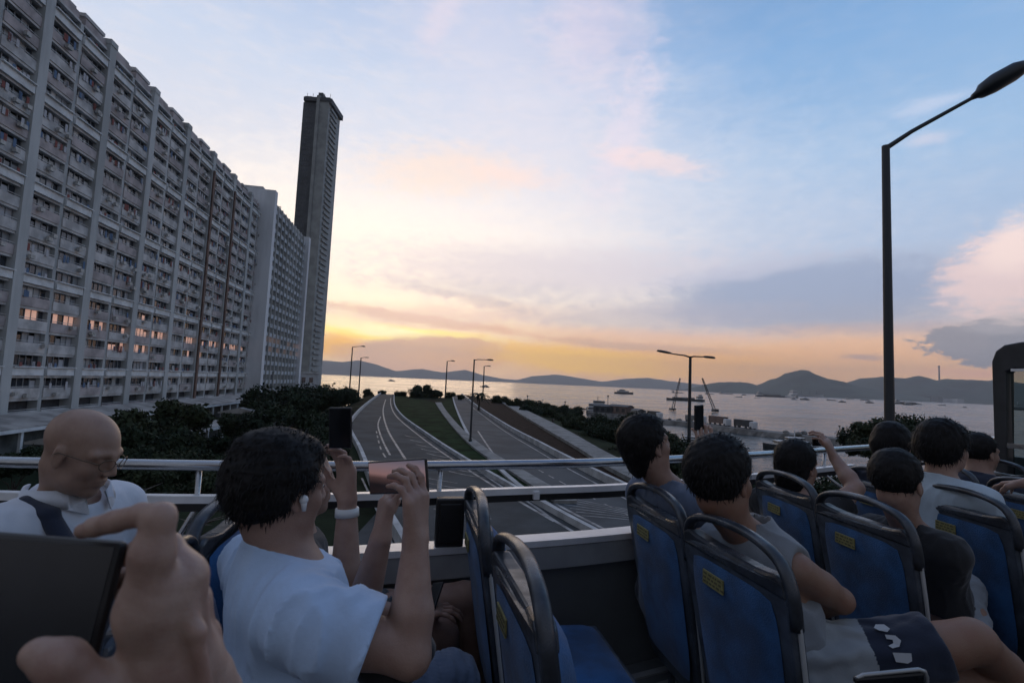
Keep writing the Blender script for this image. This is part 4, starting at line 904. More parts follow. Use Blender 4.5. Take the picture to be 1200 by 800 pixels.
# ------------------------------------------------------------------ seats
m_blue = mat('blue_seat_moquette', (0.014, 0.078, 0.205), 0.85, var=0.45, vscale=4, bump=.25, bscale=240, sheen=.15, detail=8)
m_shell = mat('slate_seat_shell', (0.058, 0.070, 0.088), 0.42, var=0.40, vscale=9, rvar=.12)
m_shell2 = mat('handle_grey', (0.036, 0.042, 0.052), 0.34, var=0.45, vscale=14, rvar=.12)
m_pipe = mat('pale_edge_piping', (0.42, 0.43, 0.43), 0.4)
m_label = mat('yellow_notice', (0.22, 0.20, 0.075), 0.6, var=.2, vscale=20)
m_ink = mat('notice_print', (0.09, 0.08, 0.04), 0.7)
def lx(z): return 0.10*max(0.0, (1.12-z))/0.62              # the back leans: lower means further forward
def seat_proto(label):
    o = thing('bus_seat', label, 'seat', (0, 0, 0), 0, 'seats of the open deck')
    def bent(poly, x0, x1, n=1):
        """outline in (y, z) given thickness x0..x1 along the leaning back, dished a little"""
        mb = MB(); N = len(poly)
        f = lambda y, z, x: (lx(z)+x+0.02*(1-(y/.23)**2), y, z)
        V = [f(y, z, x0) for y, z in poly]+[f(y, z, x1) for y, z in poly]
        Fc = [tuple(range(N))[::-1], tuple(range(N, 2*N))]+[(i, (i+1) % N, N+(i+1) % N, N+i) for i in range(N)]
        return mb.add(V, Fc)
    def grid(hw, z0, z1, x0, puff, ny_=9, nz_=13, taper=0.9):
        """padded panel with rounded corners"""
        mb = MB(); V = []
        for j in range(nz_):
            v = j/(nz_-1)*2-1
            for i in range(ny_):
                u = i/(ny_-1)*2-1
                z = (z0+z1)/2+v*(z1-z0)/2; ww = hw*(taper+(1-taper)*(v+1)/2)
                # squircle mapping
                yy_ = u*ww*(1-0.10*abs(v)**6); zz_ = (z0+z1)/2+v*(z1-z0)/2*(1-0.05*abs(u)**6)
                e_ = (1-abs(u)**5)*(1-abs(v)**7); V.append((lx(zz_)+(0.02*(1-(yy_/.23)**2) if x0 > 0 else 0)+x0+puff*e_**.5, yy_, zz_))
        Fc = [(j*ny_+i, j*ny_+i+1, (j+1)*ny_+i+1, (j+1)*ny_+i) for j in range(nz_-1) for i in range(ny_-1)]
        return mb.add(V, Fc)
    # shell below the hand slot
    side = []
    for z, y in [(.47, .155), (.50, .185), (.56, .203), (.7, .213), (.86, .222), (.985, .226), (1.045, .224)]: side.append((y, z))
    poly = [(-y, z) for y, z in side[::-1]]+[(y, z) for y, z in side]
    sh_ = bent(poly, -.018, .02).build('backrest_shell', m_shell, o, local=True, bevel=.008)
    grid(.188, .53, 1.010, -.019, -.012).build('rear_panel', m_blue, o, smooth=True, local=True)
    grid(.20, .50, 1.03, .02, .045).build('backrest_cushion', m_blue, o, smooth=True, local=True)
    # the hand loop over the top: swept flattened section
    path = [(.222, .955), (.226, 1.0), (.222, 1.045), (.205, 1.085), (.17, 1.108), (.11, 1.122), (.04, 1.128), (-.04, 1.128), (-.11, 1.122), (-.17, 1.108), (-.205, 1.085), (-.222, 1.045), (-.226, 1.0), (-.222, .955)]
    A = resample(np.array([(0, y, z) for y, z in path]), 34); T = np.gradient(A, axis=0); T /= np.linalg.norm(T, axis=1)[:, None]; V = []; n = 10
    for i, p_ in enumerate(A):
        nn = np.cross(T[i], (1, 0, 0)); x = lx(p_[2])+.02*(1-(p_[1]/.23)**2)
        for k in range(n):
            a = 2*math.pi*k/n; V.append((x+.018*math.cos(a)*(1), p_[1]+nn[1]*.0125*math.sin(a)-0, p_[2]+nn[2]*.0125*math.sin(a)))
    Fc = [(i*n+k, i*n+(k+1) % n, (i+1)*n+(k+1) % n, (i+1)*n+k) for i in range(33) for k in range(n)]+[tuple(range(n))[::-1], tuple(33*n+k for k in range(n))]
    MB().add(V, Fc).build('hand_loop', m_shell2, o, smooth=True, local=True)
    bent([(-.224, 1.02), (-.214, 1.060), (-.19, 1.070), (-.15, 1.062), (-.1, 1.056), (.1, 1.056), (.15, 1.062), (.19, 1.070), (.214, 1.060), (.224, 1.02)][::-1], -.022, .024).build('slot_lower_bar', m_shell2, o, local=True, bevel=.008)
    for sg in (-1, 1):
        pts = [(lx(z)+.004, sg*(y+.004), z) for y, z in side]+[(lx(1.045)+.004, sg*.232, 1.045)]
        MB().tube(pts, .006, 8).build('edge_piping', m_pipe, o, smooth=True, local=True)
    lb_ = MB().box((lx(.965)-.033, .055, .962), (.002, .048, .019)); lb_.build('notice_label', m_label, o, local=True)
    tx = MB(); r_ = random.Random(2)
    for i in range(3):
        y = .10
        while y > .015:
            w_ = r_.uniform(.003, .010); tx.box((lx(.965)-.0355, y-w_, .974-i*.011), (.0006, w_*.8, .0028)); y -= 2*w_+.004
    tx.build('notice_print', m_ink, o, local=True)
    # seat cushion, pan, pedestal
    mb = MB(); V = []; nx_, ny_ = 12, 11
    for i in range(nx_):
        u = i/(nx_-1)
        for j in range(ny_):
            v = j/(ny_-1)*2-1; e_ = (1-abs(v)**6)*(1-abs(2*u-1)**8); V.append((.12+u*.40, v*.215*(1-.07*(2*u-1)**6), .60+.03*e_**.5-0.035*max(0, u-.8)*5*.4))
    Fc = [(i*ny_+j, (i+1)*ny_+j, (i+1)*ny_+j+1, i*ny_+j+1) for i in range(nx_-1) for j in range(ny_-1)]
    mb.add(V, Fc); mb.build('seat_cushion', m_blue, o, smooth=True, local=True)
    MB().box((.31, 0, .578), (.205, .21, .028)).build('seat_pan', m_shell, o, local=True, bevel=.012)
    for sg in (-1, 1): MB().tube([(.18, sg*.17, .12), (.18, sg*.17, .56)], .014, 8).tube([(.18, sg*.17, .15), (.44, sg*.17, .15), (.44, sg*.17, .56)], .012, 8).build('leg', m_shell, o, local=True)
    return o
seat0 = seat_proto('unoccupied blue aisle seat directly in front of the man in the pale blue shirt')
SEATS = [((.295, 1.12), 1, None),
 ((.30, 1.68), 3, 'unoccupied blue seat beside the rail, next to the other empty one'),
 ((-.43, 1.17), 0, 'seat the man in the pale blue shirt leans against'),
 ((-.45, 1.68), 2, 'window seat with a curved silver-edged loop behind the man in pale blue'),
 ((-1.22, 1.17), 0, 'seat under the bald man, hidden behind the held phone'),
 ((.94, 1.26), 2, 'blue seat with a yellow notice carrying the bare-armed passenger in grey shorts'),
 ((.97, 1.73), 4, 'blue window seat carrying the passenger who looks up beside the rail'),
 ((1.71, 1.56), 8, 'blue seat with a pale yellow notice holding the passenger in black'),
 ((1.80, 2.03), 10, 'blue rail-side seat below the dark-haired passenger raising a phone'),
 ((2.36, 1.68), 12, 'blue seat in front of the passenger with the pale blue-white sleeve'),
 ((2.48, 2.16), 12, 'rail-side seat of the row in which the pale-sleeved passenger sits'),
 ((3.05, 1.85), 14, 'dark seat with a round loop just beyond the pale-sleeved passenger'),
 ((3.16, 2.34), 14, 'rail-side seat two rows behind the windscreen'),
 ((3.75, 2.05), 14, 'aisle seat of the foremost row by the windscreen pillar'),
 ((3.85, 2.52), 14, 'rail-side seat of the foremost row by the windscreen pillar'),
 ((1.45, 0.22), 4, 'near-side seat with shiny fittings at the lower right edge')]
for i, ((x, y), r_, lab) in enumerate(SEATS):
    o = seat0 if i == 0 else copy_tree(seat0)
    o.location = (x, y, 0); o.rotation_euler[2] = -math.radians(r_)
    if lab: o['label'] = lab
# ================================================================== PEOPLE
# bodies, hair and clothes are grown as ONE smooth skin each from blended limb volumes
class SDF:
    def __init__(s, h, late=False): s.h = h; s.late = late; s.ops = []; s.lo = np.full(3, 1e9); s.hi = np.full(3, -1e9)
    def _ext(s, lo, hi): s.lo = np.minimum(s.lo, lo); s.hi = np.maximum(s.hi, hi)
    def cone(s, a, b, ra, rb, k=.02, sub=False, flat=None):
        a = np.array(a, float); b = np.array(b, float); R_ = max(ra, rb)*1.05; lo = np.minimum(a, b)-R_; hi = np.maximum(a, b)+R_
        if not sub: s._ext(lo, hi)
        s.ops.append(('c', a, b, ra, rb, k, sub, lo, hi, flat)); return s
    def chain(s, pts, rs, k=.02, **kw):
        for i in range(len(pts)-1): s.cone(pts[i], pts[i+1], rs[i], rs[i+1], k, **kw)
        return s
    def ell(s, c, r, A=None, k=.02, sub=False):
        c = np.array(c, float); r = np.array(r, float); A = np.eye(3) if A is None else np.array(A, float)   # rows: local axes
        e = np.sqrt(((A*r[:, None])**2).sum(0)); lo, hi = c-e, c+e
        if not sub: s._ext(lo, hi)
        s.ops.append(('e', c, r, A, 0, k, sub, lo, hi, None)); return s
    def cut(s, p, n, k=.004, lo=None, hi=None):      # removes what lies on the side n points to
        n = np.array(n, float); n /= np.linalg.norm(n); s.ops.append(('p', np.array(p, float), n, 0, 0, k, True, lo, hi, None)); return s
    def mesh(s, disp=None):
        h = s.h; pad = 4*h; lo = s.lo-pad; n = np.ceil((s.hi+pad-lo)/h).astype(int)+1
        G = [lo[i]+h*np.arange(n[i]) for i in range(3)]; d = np.full(n, 1.0, np.float32)
        order = s.ops if not s.late else [q for q in s.ops if not q[6]]+[None]+[q for q in s.ops if q[6]]
        for op in order:
            if op is None:
                if disp is not None: near = np.abs(d) < 6*h; I = np.argwhere(near); d[near] += disp(lo+I*h).astype(np.float32)
                continue
            t, k, sub = op[0], op[5], op[6]; sl = []
            for i in range(3):
                if op[7] is None: sl.append(slice(0, n[i])); continue
                m_ = k+3*h; i0 = max(0, int((op[7][i]-m_-lo[i])/h)); i1 = min(n[i], int((op[8][i]+m_-lo[i])/h)+2); sl.append(slice(i0, max(i0, i1)))
            sl = tuple(sl); X = G[0][sl[0]][:, None, None].astype(np.float32); Y = G[1][sl[1]][None, :, None].astype(np.float32); Zg = G[2][sl[2]][None, None, :].astype(np.float32)
            if X.size*Y.size*Zg.size == 0: continue
            if t == 'c':
                a, b, ra, rb_ = op[1:5]; ba = b-a; L2 = max(1e-12, ba@ba); px, py, pz = X-a[0], Y-a[1], Zg-a[2]
                if op[9] is not None:
                    fn, fs = op[9]; fn = np.array(fn, float); fn /= np.linalg.norm(fn); dd = (px*fn[0]+py*fn[1]+pz*fn[2])*(1/fs-1); px, py, pz = px+dd*fn[0], py+dd*fn[1], pz+dd*fn[2]
                tt = np.clip((px*ba[0]+py*ba[1]+pz*ba[2])/L2, 0, 1)
                v = np.sqrt((px-tt*ba[0])**2+(py-tt*ba[1])**2+(pz-tt*ba[2])**2)-(ra+tt*(rb_-ra))
                if op[9] is not None: v = v*min(1.0, (op[9][1]+1)/2)
            elif t == 'e':
                c, r, A = op[1:4]; px, py, pz = X-c[0], Y-c[1], Zg-c[2]; q = [(px*A[i, 0]+py*A[i, 1]+pz*A[i, 2]) for i in range(3)]
                k0 = np.sqrt(sum((q[i]/r[i])**2 for i in range(3))); k1 = np.sqrt(sum((q[i]/r[i]**2)**2 for i in range(3)))+1e-9; v = k0*(k0-1)/k1
            else:
                p_, nn = op[1], op[2]; v = -((X-p_[0])*nn[0]+(Y-p_[1])*nn[1]+(Zg-p_[2])*nn[2])
                v = np.broadcast_to(v, tuple(x.stop-x.start for x in sl))
            cur = d[sl]; k = max(k, 1e-4)
            if sub: hh = np.maximum(k-np.abs(cur+v), 0)/k; d[sl] = np.maximum(cur, -v)+hh*hh*k*.25
            else: hh = np.maximum(k-np.abs(cur-v), 0)/k; d[sl] = np.minimum(cur, v)-hh*hh*k*.25
        if disp is not None and not s.late:
            near = np.abs(d) < 5*h; I = np.argwhere(near); p_ = lo+I*h; d[near] += disp(p_).astype(np.float32)
        ins = d < 0; c = np.zeros(tuple(n-1), np.int8)
        for i in (0, 1):
            for j in (0, 1):
                for k in (0, 1): c += ins[i:n[0]-1+i, j:n[1]-1+j, k:n[2]-1+k]
        act = (c > 0) & (c < 8); I = np.argwhere(act); idx_ = np.full(act.shape, -1, np.int32); idx_[act] = np.arange(len(I))
        sm = np.zeros((len(I), 3)); ct = np.zeros(len(I)); cr = {}
        for i in (0, 1):
            for j in (0, 1):
                for k in (0, 1): cr[i, j, k] = d[I[:, 0]+i, I[:, 1]+j, I[:, 2]+k].astype(float)
        for (a, b) in [((0,0,0),(1,0,0)),((0,1,0),(1,1,0)),((0,0,1),(1,0,1)),((0,1,1),(1,1,1)),((0,0,0),(0,1,0)),((1,0,0),(1,1,0)),((0,0,1),(0,1,1)),((1,0,1),(1,1,1)),((0,0,0),(0,0,1)),((1,0,0),(1,0,1)),((0,1,0),(0,1,1)),((1,1,0),(1,1,1))]:
            da, db = cr[a], cr[b]; m_ = (da < 0) != (db < 0); tt = np.where(m_, da/np.where(m_, da-db, 1), 0)
            pt_ = np.array(a)[None]+tt[:, None]*(np.array(b)-np.array(a))[None]; sm += pt_*m_[:, None]; ct += m_
        V = lo+(I+sm/ct[:, None])*h; Fs = []
        for ax in range(3):
            o1, o2 = [(1, 2), (2, 0), (0, 1)][ax]
            A_ = ins; sl0 = [slice(None)]*3; sl1 = [slice(None)]*3; sl0[ax] = slice(0, n[ax]-1); sl1[ax] = slice(1, n[ax])
            a_, b_ = A_[tuple(sl0)], A_[tuple(sl1)]; ed = np.argwhere(a_ != b_)
            ed = ed[(ed[:, o1] > 0) & (ed[:, o2] > 0) & (ed[:, o1] < n[o1]-1) & (ed[:, o2] < n[o2]-1)]
            fl = a_[ed[:, 0], ed[:, 1], ed[:, 2]]; e1 = np.zeros(3, int); e1[o1] = 1; e2 = np.zeros(3, int); e2[o2] = 1
            q = [idx_[tuple((ed-x).T)] for x in (e1+e2, e2, 0*e1, e1)]; Fq_ = np.stack(q, 1); Fq_[~fl] = Fq_[~fl][:, ::-1]; Fs.append(Fq_)
        return V, np.concatenate(Fs)
def fnoise(p, sc, seed=0):
    r = np.random.RandomState(seed); o = 0
    for i in range(5):
        w_ = r.randn(3)*sc*(1+.5*i); w2 = r.randn(3)*sc*.7; o = o+np.sin(p@w_+1.8*np.sin(p@w2+r.rand()*6)+r.rand()*6)/(1+.5*i)
    return o/2.5
def grow(name, sdf, m, parent, disp=None):
    V, Fq_ = sdf.mesh(disp); return mesh_obj(name, V, Fq_, m, parent, smooth=True)
m_skin = mat('skin_warm', (0.36, 0.23, 0.175), 0.55, var=.10, vscale=18, sss=.25, bump=.12, bscale=260, color2=(0.30, 0.18, 0.135), detail=8)
m_skin_t = mat('skin_tanned', (0.26, 0.15, 0.10), 0.55, var=.10, vscale=18, sss=.2, bump=.12, bscale=260, color2=(0.25, 0.13, 0.085), detail=8)
m_hair = mat('black_hair', (0.010, 0.009, 0.009), 0.6, var=.3, vscale=40, spec=.18)
m_hairb = mat('shaved_stubble', (0.12, 0.085, 0.07), 0.7)
m_eye = mat('eye_white', (0.55, 0.53, 0.50), 0.2); m_iris = mat('eye_dark', (0.02, 0.012, 0.01), 0.15)
m_nail = mat('fingernail', (0.55, 0.36, 0.30), 0.3)
m_skin_b = mat('skin_bald_man', (0.36, 0.235, 0.175), 0.5, color2=(0.29, 0.18, 0.13), vscale=14, sss=.2, bump=.1, bscale=260, detail=8)
def garment(name, c, var=.08): return mat(name, c, .9, var=var, vscale=5, bump=.10, bscale=160, sheen=.2, detail=8)
g_blue = garment('pale_blue_tshirt', (0.46, 0.60, 0.80)); g_white = garment('white_shirt', (0.62, 0.65, 0.70)); g_black = garment('black_cotton', (0.014, 0.014, 0.016)); g_navy = garment('navy_cloth', (0.014, 0.02, 0.04))
g_grey = garment('grey_shorts', (0.27, 0.29, 0.30)); g_jean = garment('washed_denim', (0.10, 0.13, 0.19)); g_pale = garment('pale_jersey', (0.45, 0.50, 0.55)); g_palej = garment('light_grey_trousers', (0.26, 0.29, 0.33))
def frame_az(azd, pitch=0.0, roll=0.0):
    a = math.radians(azd); f_ = np.array([math.sin(a), math.cos(a), 0]); l_ = np.array([-math.cos(a), math.sin(a), 0]); u_ = np.array([0, 0, 1.0]); p_ = math.radians(pitch)
    f2 = f_*math.cos(p_)+u_*math.sin(p_); u2 = u_*math.cos(p_)-f_*math.sin(p_); r_ = math.radians(roll); l2 = l_*math.cos(r_)+u2*math.sin(r_); u3 = u2*math.cos(r_)-l_*math.sin(r_)
    return np.array([f2, l2, u3])
def head_sdf(S_, c, A, sc=1.0, face=True):
    T = lambda x, y, z: c+(A[0]*x+A[1]*y+A[2]*z)*sc; r = lambda *q: np.array(q)*sc
    S_.ell(T(-.012, 0, .032), r(.094, .074, .080), A, .03*sc).ell(T(.038, 0, -.035), r(.052, .056, .078), A, .035*sc)
    S_.ell(T(.02, 0, -.07), r(.058, .050, .040), A, .03*sc).ell(T(.070, 0, -.098), r(.018, .022, .016), A, .02*sc)
    if face:
        for sg in (-1, 1):
            S_.cone(T(.082, sg*.012, .020), T(.070, sg*.046, .018), .010*sc, .011*sc, .014*sc)
            S_.ell(T(.058, sg*.040, -.030), r(.022, .018, .020), A, .02*sc)
            S_.ell(T(.094, sg*.031, .003), r(.012, .018, .011), A, .014*sc, True)
            S_.ell(T(.0735, sg*.031, .002), r(.0125, .0145, .0120), A, .004*sc)
            S_.ell(T(-.002, sg*.075, -.010), r(.017, .007, .029), A, .008*sc).ell(T(.003, sg*.084, -.008), r(.009, .006, .016), A, .005*sc, True).cone(T(-.012, sg*.079, .010), T(-.010, sg*.079, -.022), .004*sc, .004*sc, .004*sc)
            S_.ell(T(.004, sg*.075, -.036), r(.008, .006, .008), A, .006*sc)
        S_.cone(T(.090, 0, .012), T(.108, 0, -.026), .007*sc, .010*sc, .012*sc)
        for sg in (-1, 1): S_.ell(T(.099, sg*.011, -.031), r(.010, .008, .007), A, .006*sc)
        S_.ell(T(.088, 0, -.056), r(.010, .022, .006), A, .006*sc).ell(T(.087, 0, -.068), r(.010, .019, .007), A, .006*sc).ell(T(.099, 0, -.0615), r(.008, .020, .0016), A, .003*sc, True)
    return T
def hand_sdf(S_, wrist, fd, pn, side, curl=(.35, .5, .4), sc=1.0, spread=.12, thumb=(.5, .35), k=.006, index=None):
    """palm, four bent fingers of different length and a thumb. fd: finger direction, pn: where the palm faces, side: +1 thumb on pn x fd"""
    fd = np.array(fd, float); fd /= np.linalg.norm(fd); pn = np.array(pn, float); pn -= fd*(pn@fd); pn /= np.linalg.norm(pn); lt = np.cross(pn, fd)*side
    w_ = np.array(wrist, float); kn = []
    for j, (o_, l_) in enumerate([(.030, .088), (.010, .092), (-.010, .088), (-.028, .080)]):
        K_ = w_+(fd*l_+lt*o_)*sc; kn.append(K_); S_.cone(w_+(lt*o_*.55+fd*.005)*sc, K_, .0155*sc, .0120*sc, .014)
    ends = []
    for j, (K_, L_, r_) in enumerate(zip(kn, [(.042, .025, .020), (.047, .029, .021), (.043, .027, .020), (.034, .020, .018)], [.0088, .0092, .0087, .0077])):
        dv = fd+lt*(1.5-j)*spread; dv /= np.linalg.norm(dv); ang = 0; p_ = K_; cu = index if (j == 0 and index is not None) else curl
        for i in range(3):
            ang += cu[i]; q = p_+(dv*math.cos(ang)+pn*math.sin(ang))*L_[i]*sc; S_.cone(p_, q, r_*sc*(1-.08*i), r_*sc*(.92-.10*i), k); p_ = q
        ends.append(p_)
    b = w_+(fd*.018+lt*.022+pn*.006)*sc; t1 = b+(fd*.62+lt*.62+pn*.42*thumb[0])*.046*sc; t2 = t1+(fd*.85+lt*(.35-thumb[1])+pn*thumb[0])*.033*sc/1.1; t3 = t2+(fd*.9-lt*thumb[1]*.6+pn*thumb[0]*.8)*.026*sc
    S_.chain([b, t1, t2, t3], [.0165*sc, .0125*sc, .0105*sc, .0085*sc], .010); return ends
def strands(parent, V, Fq_, c, A, n, ln, seed, m=None, wid=.0016):
    """short pointed locks that rag the outline of a head of hair"""
    r = np.random.RandomState(seed); f_ = Fq_[r.randint(0, len(Fq_), n)]; p0 = V[f_].mean(1); nn = np.cross(V[f_[:, 1]]-V[f_[:, 0]], V[f_[:, 2]]-V[f_[:, 0]]); nn /= np.linalg.norm(nn, axis=1)[:, None]+1e-9
    out = p0-c; out /= np.linalg.norm(out, axis=1)[:, None]; dwn = -A[2]-A[0]*.2; tg = dwn-out*(out@dwn)[:, None]+.32*r.randn(n, 3); tg /= np.linalg.norm(tg, axis=1)[:, None]
    d1 = out*.16+tg; d1 /= np.linalg.norm(d1, axis=1)[:, None]; l_ = (ln*(.5+r.rand(n)))[:, None]; sd_ = np.cross(d1, out); sd_ /= np.linalg.norm(sd_, axis=1)[:, None]+1e-9; w_ = wid
    a = p0-out*.003; m1 = a+d1*l_*.55+out*l_*.10; tip = a+(d1*.9+dwn*.35)*l_-out*l_*.12
    Vs = np.stack([a-sd_*w_, a+sd_*w_, m1+sd_*w_*.7, m1-sd_*w_*.7, tip], 1).reshape(-1, 3); Fs = []
    for i in range(n): b = 5*i; Fs += [(b, b+1, b+2, b+3), (b+3, b+2, b+4)]
    return Vs, Fs
def hair_obj(parent, c, A, sc, style, h, seed, vol=.014, nst=1400, ln=.022, m=None):
    T = lambda x, y, z: c+(A[0]*x+A[1]*y+A[2]*z)*sc; r = lambda *q: np.array(q)*sc; H_ = SDF(h)
    H_.ell(T(-.014, 0, .034), r(.094+vol, .074+vol, .082+vol*1.15), A, .02)
    if style in ('thick', 'bob'):
        H_.ell(T(-.055, 0, .005), r(.062+vol*.6, .070+vol, .080), A, .03); H_.ell(T(.045, 0, .078), r(.046, .058, .030), A, .02)
        H_.ell(T(-.03, 0, .085), r(.075, .062, .040), A, .02)
        for sg in (-1, 1): H_.ell(T(-.01, sg*.060, .02), r(.062, .030, .058), A, .02)
    if style == 'mullet': H_.ell(T(-.062, 0, -.03), r(.045, .062, .095), A, .03); H_.ell(T(.03, 0, .085), r(.05, .06, .03), A, .02)
    if style == 'long': H_.ell(T(-.045, 0, -.05), r(.062, .080, .115), A, .03); H_.ell(T(-.02, 0, .07), r(.08, .07, .05), A, .02)
    hl = {'thick': .052, 'bob': .05, 'short': .038, 'mullet': .045, 'long': .045}[style]
    H_.cut(T(hl, 0, .030), A[0]*.80-A[2]*.60, .012*sc)
    if style not in ('long',):
        for sg in (-1, 1): H_.ell(T(.014, sg*.090, -.020), r(.030, .030, .034), A, .008, True)
        H_.cut(T(0, 0, -.13 if style == 'mullet' else -.105 if style == 'thick' else -.078), -A[2], .012)
        H_.ell(T(.085, 0, -.06), r(.085, .12, .085), A, .01, True)
    else: H_.ell(T(.095, 0, -.06), r(.085, .075, .10), A, .01, True); H_.cut(T(0, 0, -.15), -A[2], .012)
    V, Fq_ = H_.mesh(lambda p_: .0028*fnoise(p_, 75, seed)+.0016*fnoise(p_, 190, seed+1))
    o = mesh_obj('hair', V, Fq_, m or m_hair, parent, smooth=True)
    if nst:
        Vs, Fs = strands(parent, V, Fq_, c, A, nst, ln*sc, seed, wid=.0016*sc)
        if nst: mesh_obj('stray_locks', Vs-np.array(0), Fs, m or m_hair, None).hide_render = False
        s2 = bpy.data.objects['stray_locks'] if 'stray_locks' in bpy.data.objects else None
        if s2 is not None:      # fold the locks into the hair mesh itself
            me = o.data; n0 = len(V); Vl = np.array(V).tolist(); off = np.array(parent.location)
            allV = (np.vstack([V, Vs])-off).tolist(); allF = [tuple(q) for q in Fq_.tolist()]+[tuple(i+n0 for i in f_) for f_ in Fs]
            nm = bpy.data.meshes.new('hair'); nm.from_pydata(allV, [], allF); nm.materials.append(m or m_hair); nm.polygons.foreach_set('use_smooth', np.ones(len(nm.polygons), dtype=bool)); o.data = nm
            md = s2.data; bpy.data.objects.remove(s2); bpy.data.meshes.remove(md); bpy.data.meshes.remove(me)
    return o
def eyes(parent, c, A, sc=1.0, shut=False):
    if shut: return
    T = lambda x, y, z: c+(A[0]*x+A[1]*y+A[2]*z)*sc
    for sg in (-1, 1):
        e = MB().ell(T(.0765, sg*.031, .003), (.0112*sc,)*3, 16, 10).build('eye', m_eye, parent, smooth=True)
        MB().ell(T(.0850, sg*.031, .002), (.0056*sc,)*3, 12, 8).build('iris', m_iris, e, smooth=True)
def person(label, H, az=90, pitch=0, roll=0, body=90, lean=0.0, sc=1.0, skin=None, top=None, topname='t_shirt', sleeve=.55, bottom=None, bottomname='shorts', leglen=.5, hair='short', vol=.012, nst=900, h=.006, arms=(None, None), legs=None, neckoff=None, hips=None, hands=(None, None), seed=1, torso=True, wrk=.0055, collar=False, ln=.02, extra=None, wide=1.0, hh=None, shut=False, vox=None):
    """arms: (left, right) each (elbow, wrist) world points; hands: dict of hand_sdf arguments"""
    skin = skin or m_skin; H = np.array(H, float); A = frame_az(az, pitch, roll); B = frame_az(body, 0); hx, hl = B[0], B[1]
    o = thing('person', label, 'person', (H[0], H[1], 0.0)); S_ = SDF(h)
    nb = H+(neckoff if neckoff is not None else (-hx*.030-np.array([0, 0, .165])*sc))            # base of the neck
    T = head_sdf(S_, H, A, sc)
    S_.cone(T(-.030, 0, -.055), nb, .052*sc, .056*sc, .03)
    hips = np.array([nb[0], nb[1], .68])+hx*(.05+lean) if hips is None else np.array(hips, float)
    ch = nb*.72+hips*.28; be = nb*.35+hips*.65; sh = [nb-np.array([0, 0, .045])+hl*.165*wide*sg-hx*.01 for sg in (1, -1)]
    flat = (hx, .66)
    S_.cone(ch, be, .150*wide, .145*wide, .05, flat=flat).cone(be, hips, .140*wide, .155*wide, .05, flat=(hx, .8)).cone(sh[0]*.85+sh[1]*.15, sh[1]*.85+sh[0]*.15, .058, .058, .05)
    els = []
    for i, ar in enumerate(arms):
        if ar is None: e_ = sh[i]-np.array([0, 0, .26])+hx*.10; w_ = e_+hx*.22+np.array([0, 0, -.04])-hl*(.06 if i == 0 else -.06)
        else: e_, w_ = np.array(ar[0], float), np.array(ar[1], float)
        S_.chain([sh[i], sh[i]*.45+e_*.55, e_], [.052, .044, .036], .02); S_.chain([e_, e_*.65+w_*.35, w_], [.037, .039, .0245], .012, )
        els.append((e_, w_)); hd = hands[i] or {}
        fd = hd.get('fd', w_-e_); hand_sdf(S_, w_, fd, hd.get('pn', -B[2]), hd.get('side', -1 if i == 0 else 1), hd.get('curl', (.35, .5, .4)), sc*hd.get('sc', 1.0), hd.get('spread', .12), hd.get('thumb', (.5, .35)), index=hd.get('index'))
    if legs is None:
        legs = []
        for sg in (1, -1): k_ = hips+hx*.43+hl*.11*sg+np.array([0, 0, .0]); legs.append((k_, k_+hx*.05-np.array([0, 0, .44])))
    for (k_, a_), sg in zip(legs, (1, -1)):
        hp = hips+hl*.09*sg; S_.chain([hp, hp*.5+k_*.5, k_], [.088, .078, .056], .03); S_.chain([k_, k_*.68+a_*.32, a_], [.054, .053, .034], .015)
        S_.cone(a_-np.array([0, 0, .03]), a_+hx*.15-np.array([0, 0, .05]), .036, .028, .02)
    grow('body', S_, skin, o, None); eyes(o, H, A, sc, shut)
    if top is not None:
        C_ = SDF(hh or h, late=True); g_ = .019; C_.cone(ch, be, .150*wide+g_, .148*wide+g_+.006, .05, flat=flat).cone(be, hips, .145*wide+g_, .160*wide+g_, .05, flat=(hx, .84)).cone(sh[0]*.85+sh[1]*.15, sh[1]*.85+sh[0]*.15, .058+g_, .058+g_, .05)
        C_.cone(nb+np.array([0, 0, .045]), nb-np.array([0, 0, .06]), .070, .090, .03)
        for i in range(2):
            if sleeve <= 0: continue
            e_ = els[i][0]; q = sh[i]+(e_-sh[i])*min(sleeve, 1.0)
            C_.cone(sh[i], q, .066+g_*.3, (.068 if sleeve < .9 else .048)+g_*.3, .03)
            if sleeve > 1.0: q = e_+(els[i][1]-e_)*(sleeve-1.0); C_.cone(e_, q, .050, .040, .02)
        for i in range(2):
            if sleeve <= 0: C_.ell(sh[i]+hl*(.055 if i == 0 else -.055), (.075, .065, .10), None, .01, True); continue
            a0, b0_ = (sh[i], els[i][0]) if sleeve <= 1 else els[i]
            q = a0+(b0_-a0)*(sleeve if sleeve <= 1 else sleeve-1.0); dv = (b0_-a0)/np.linalg.norm(b0_-a0)
            C_.cut(q-dv*.004, dv, .003, lo=q-.085, hi=q+.085); C_.cone(q-dv*.035, q+dv*.06, (.062 if sleeve <= 1 else .040), (.062 if sleeve <= 1 else .040), .003, True)
        C_.cone(nb+np.array([0, 0, -.018]), nb+A[2]*.12, .062, .066, .004, True)
        if sleeve > 0:
            C_.cut(nb+np.array([0, 0, .034]), np.array([0, 0, 1.0])+hx*.35, .006, lo=nb-.13, hi=nb+.13) if not collar else None
        grow(topname, C_, top, o, lambda p_: wrk*.8*fnoise(p_*[1, 1, .55], 15, seed)-wrk*.9*(1-np.abs(fnoise(p_*[1, 1, .45], 21, seed+9)))**3+wrk*.12*fnoise(p_, 60, seed+3))
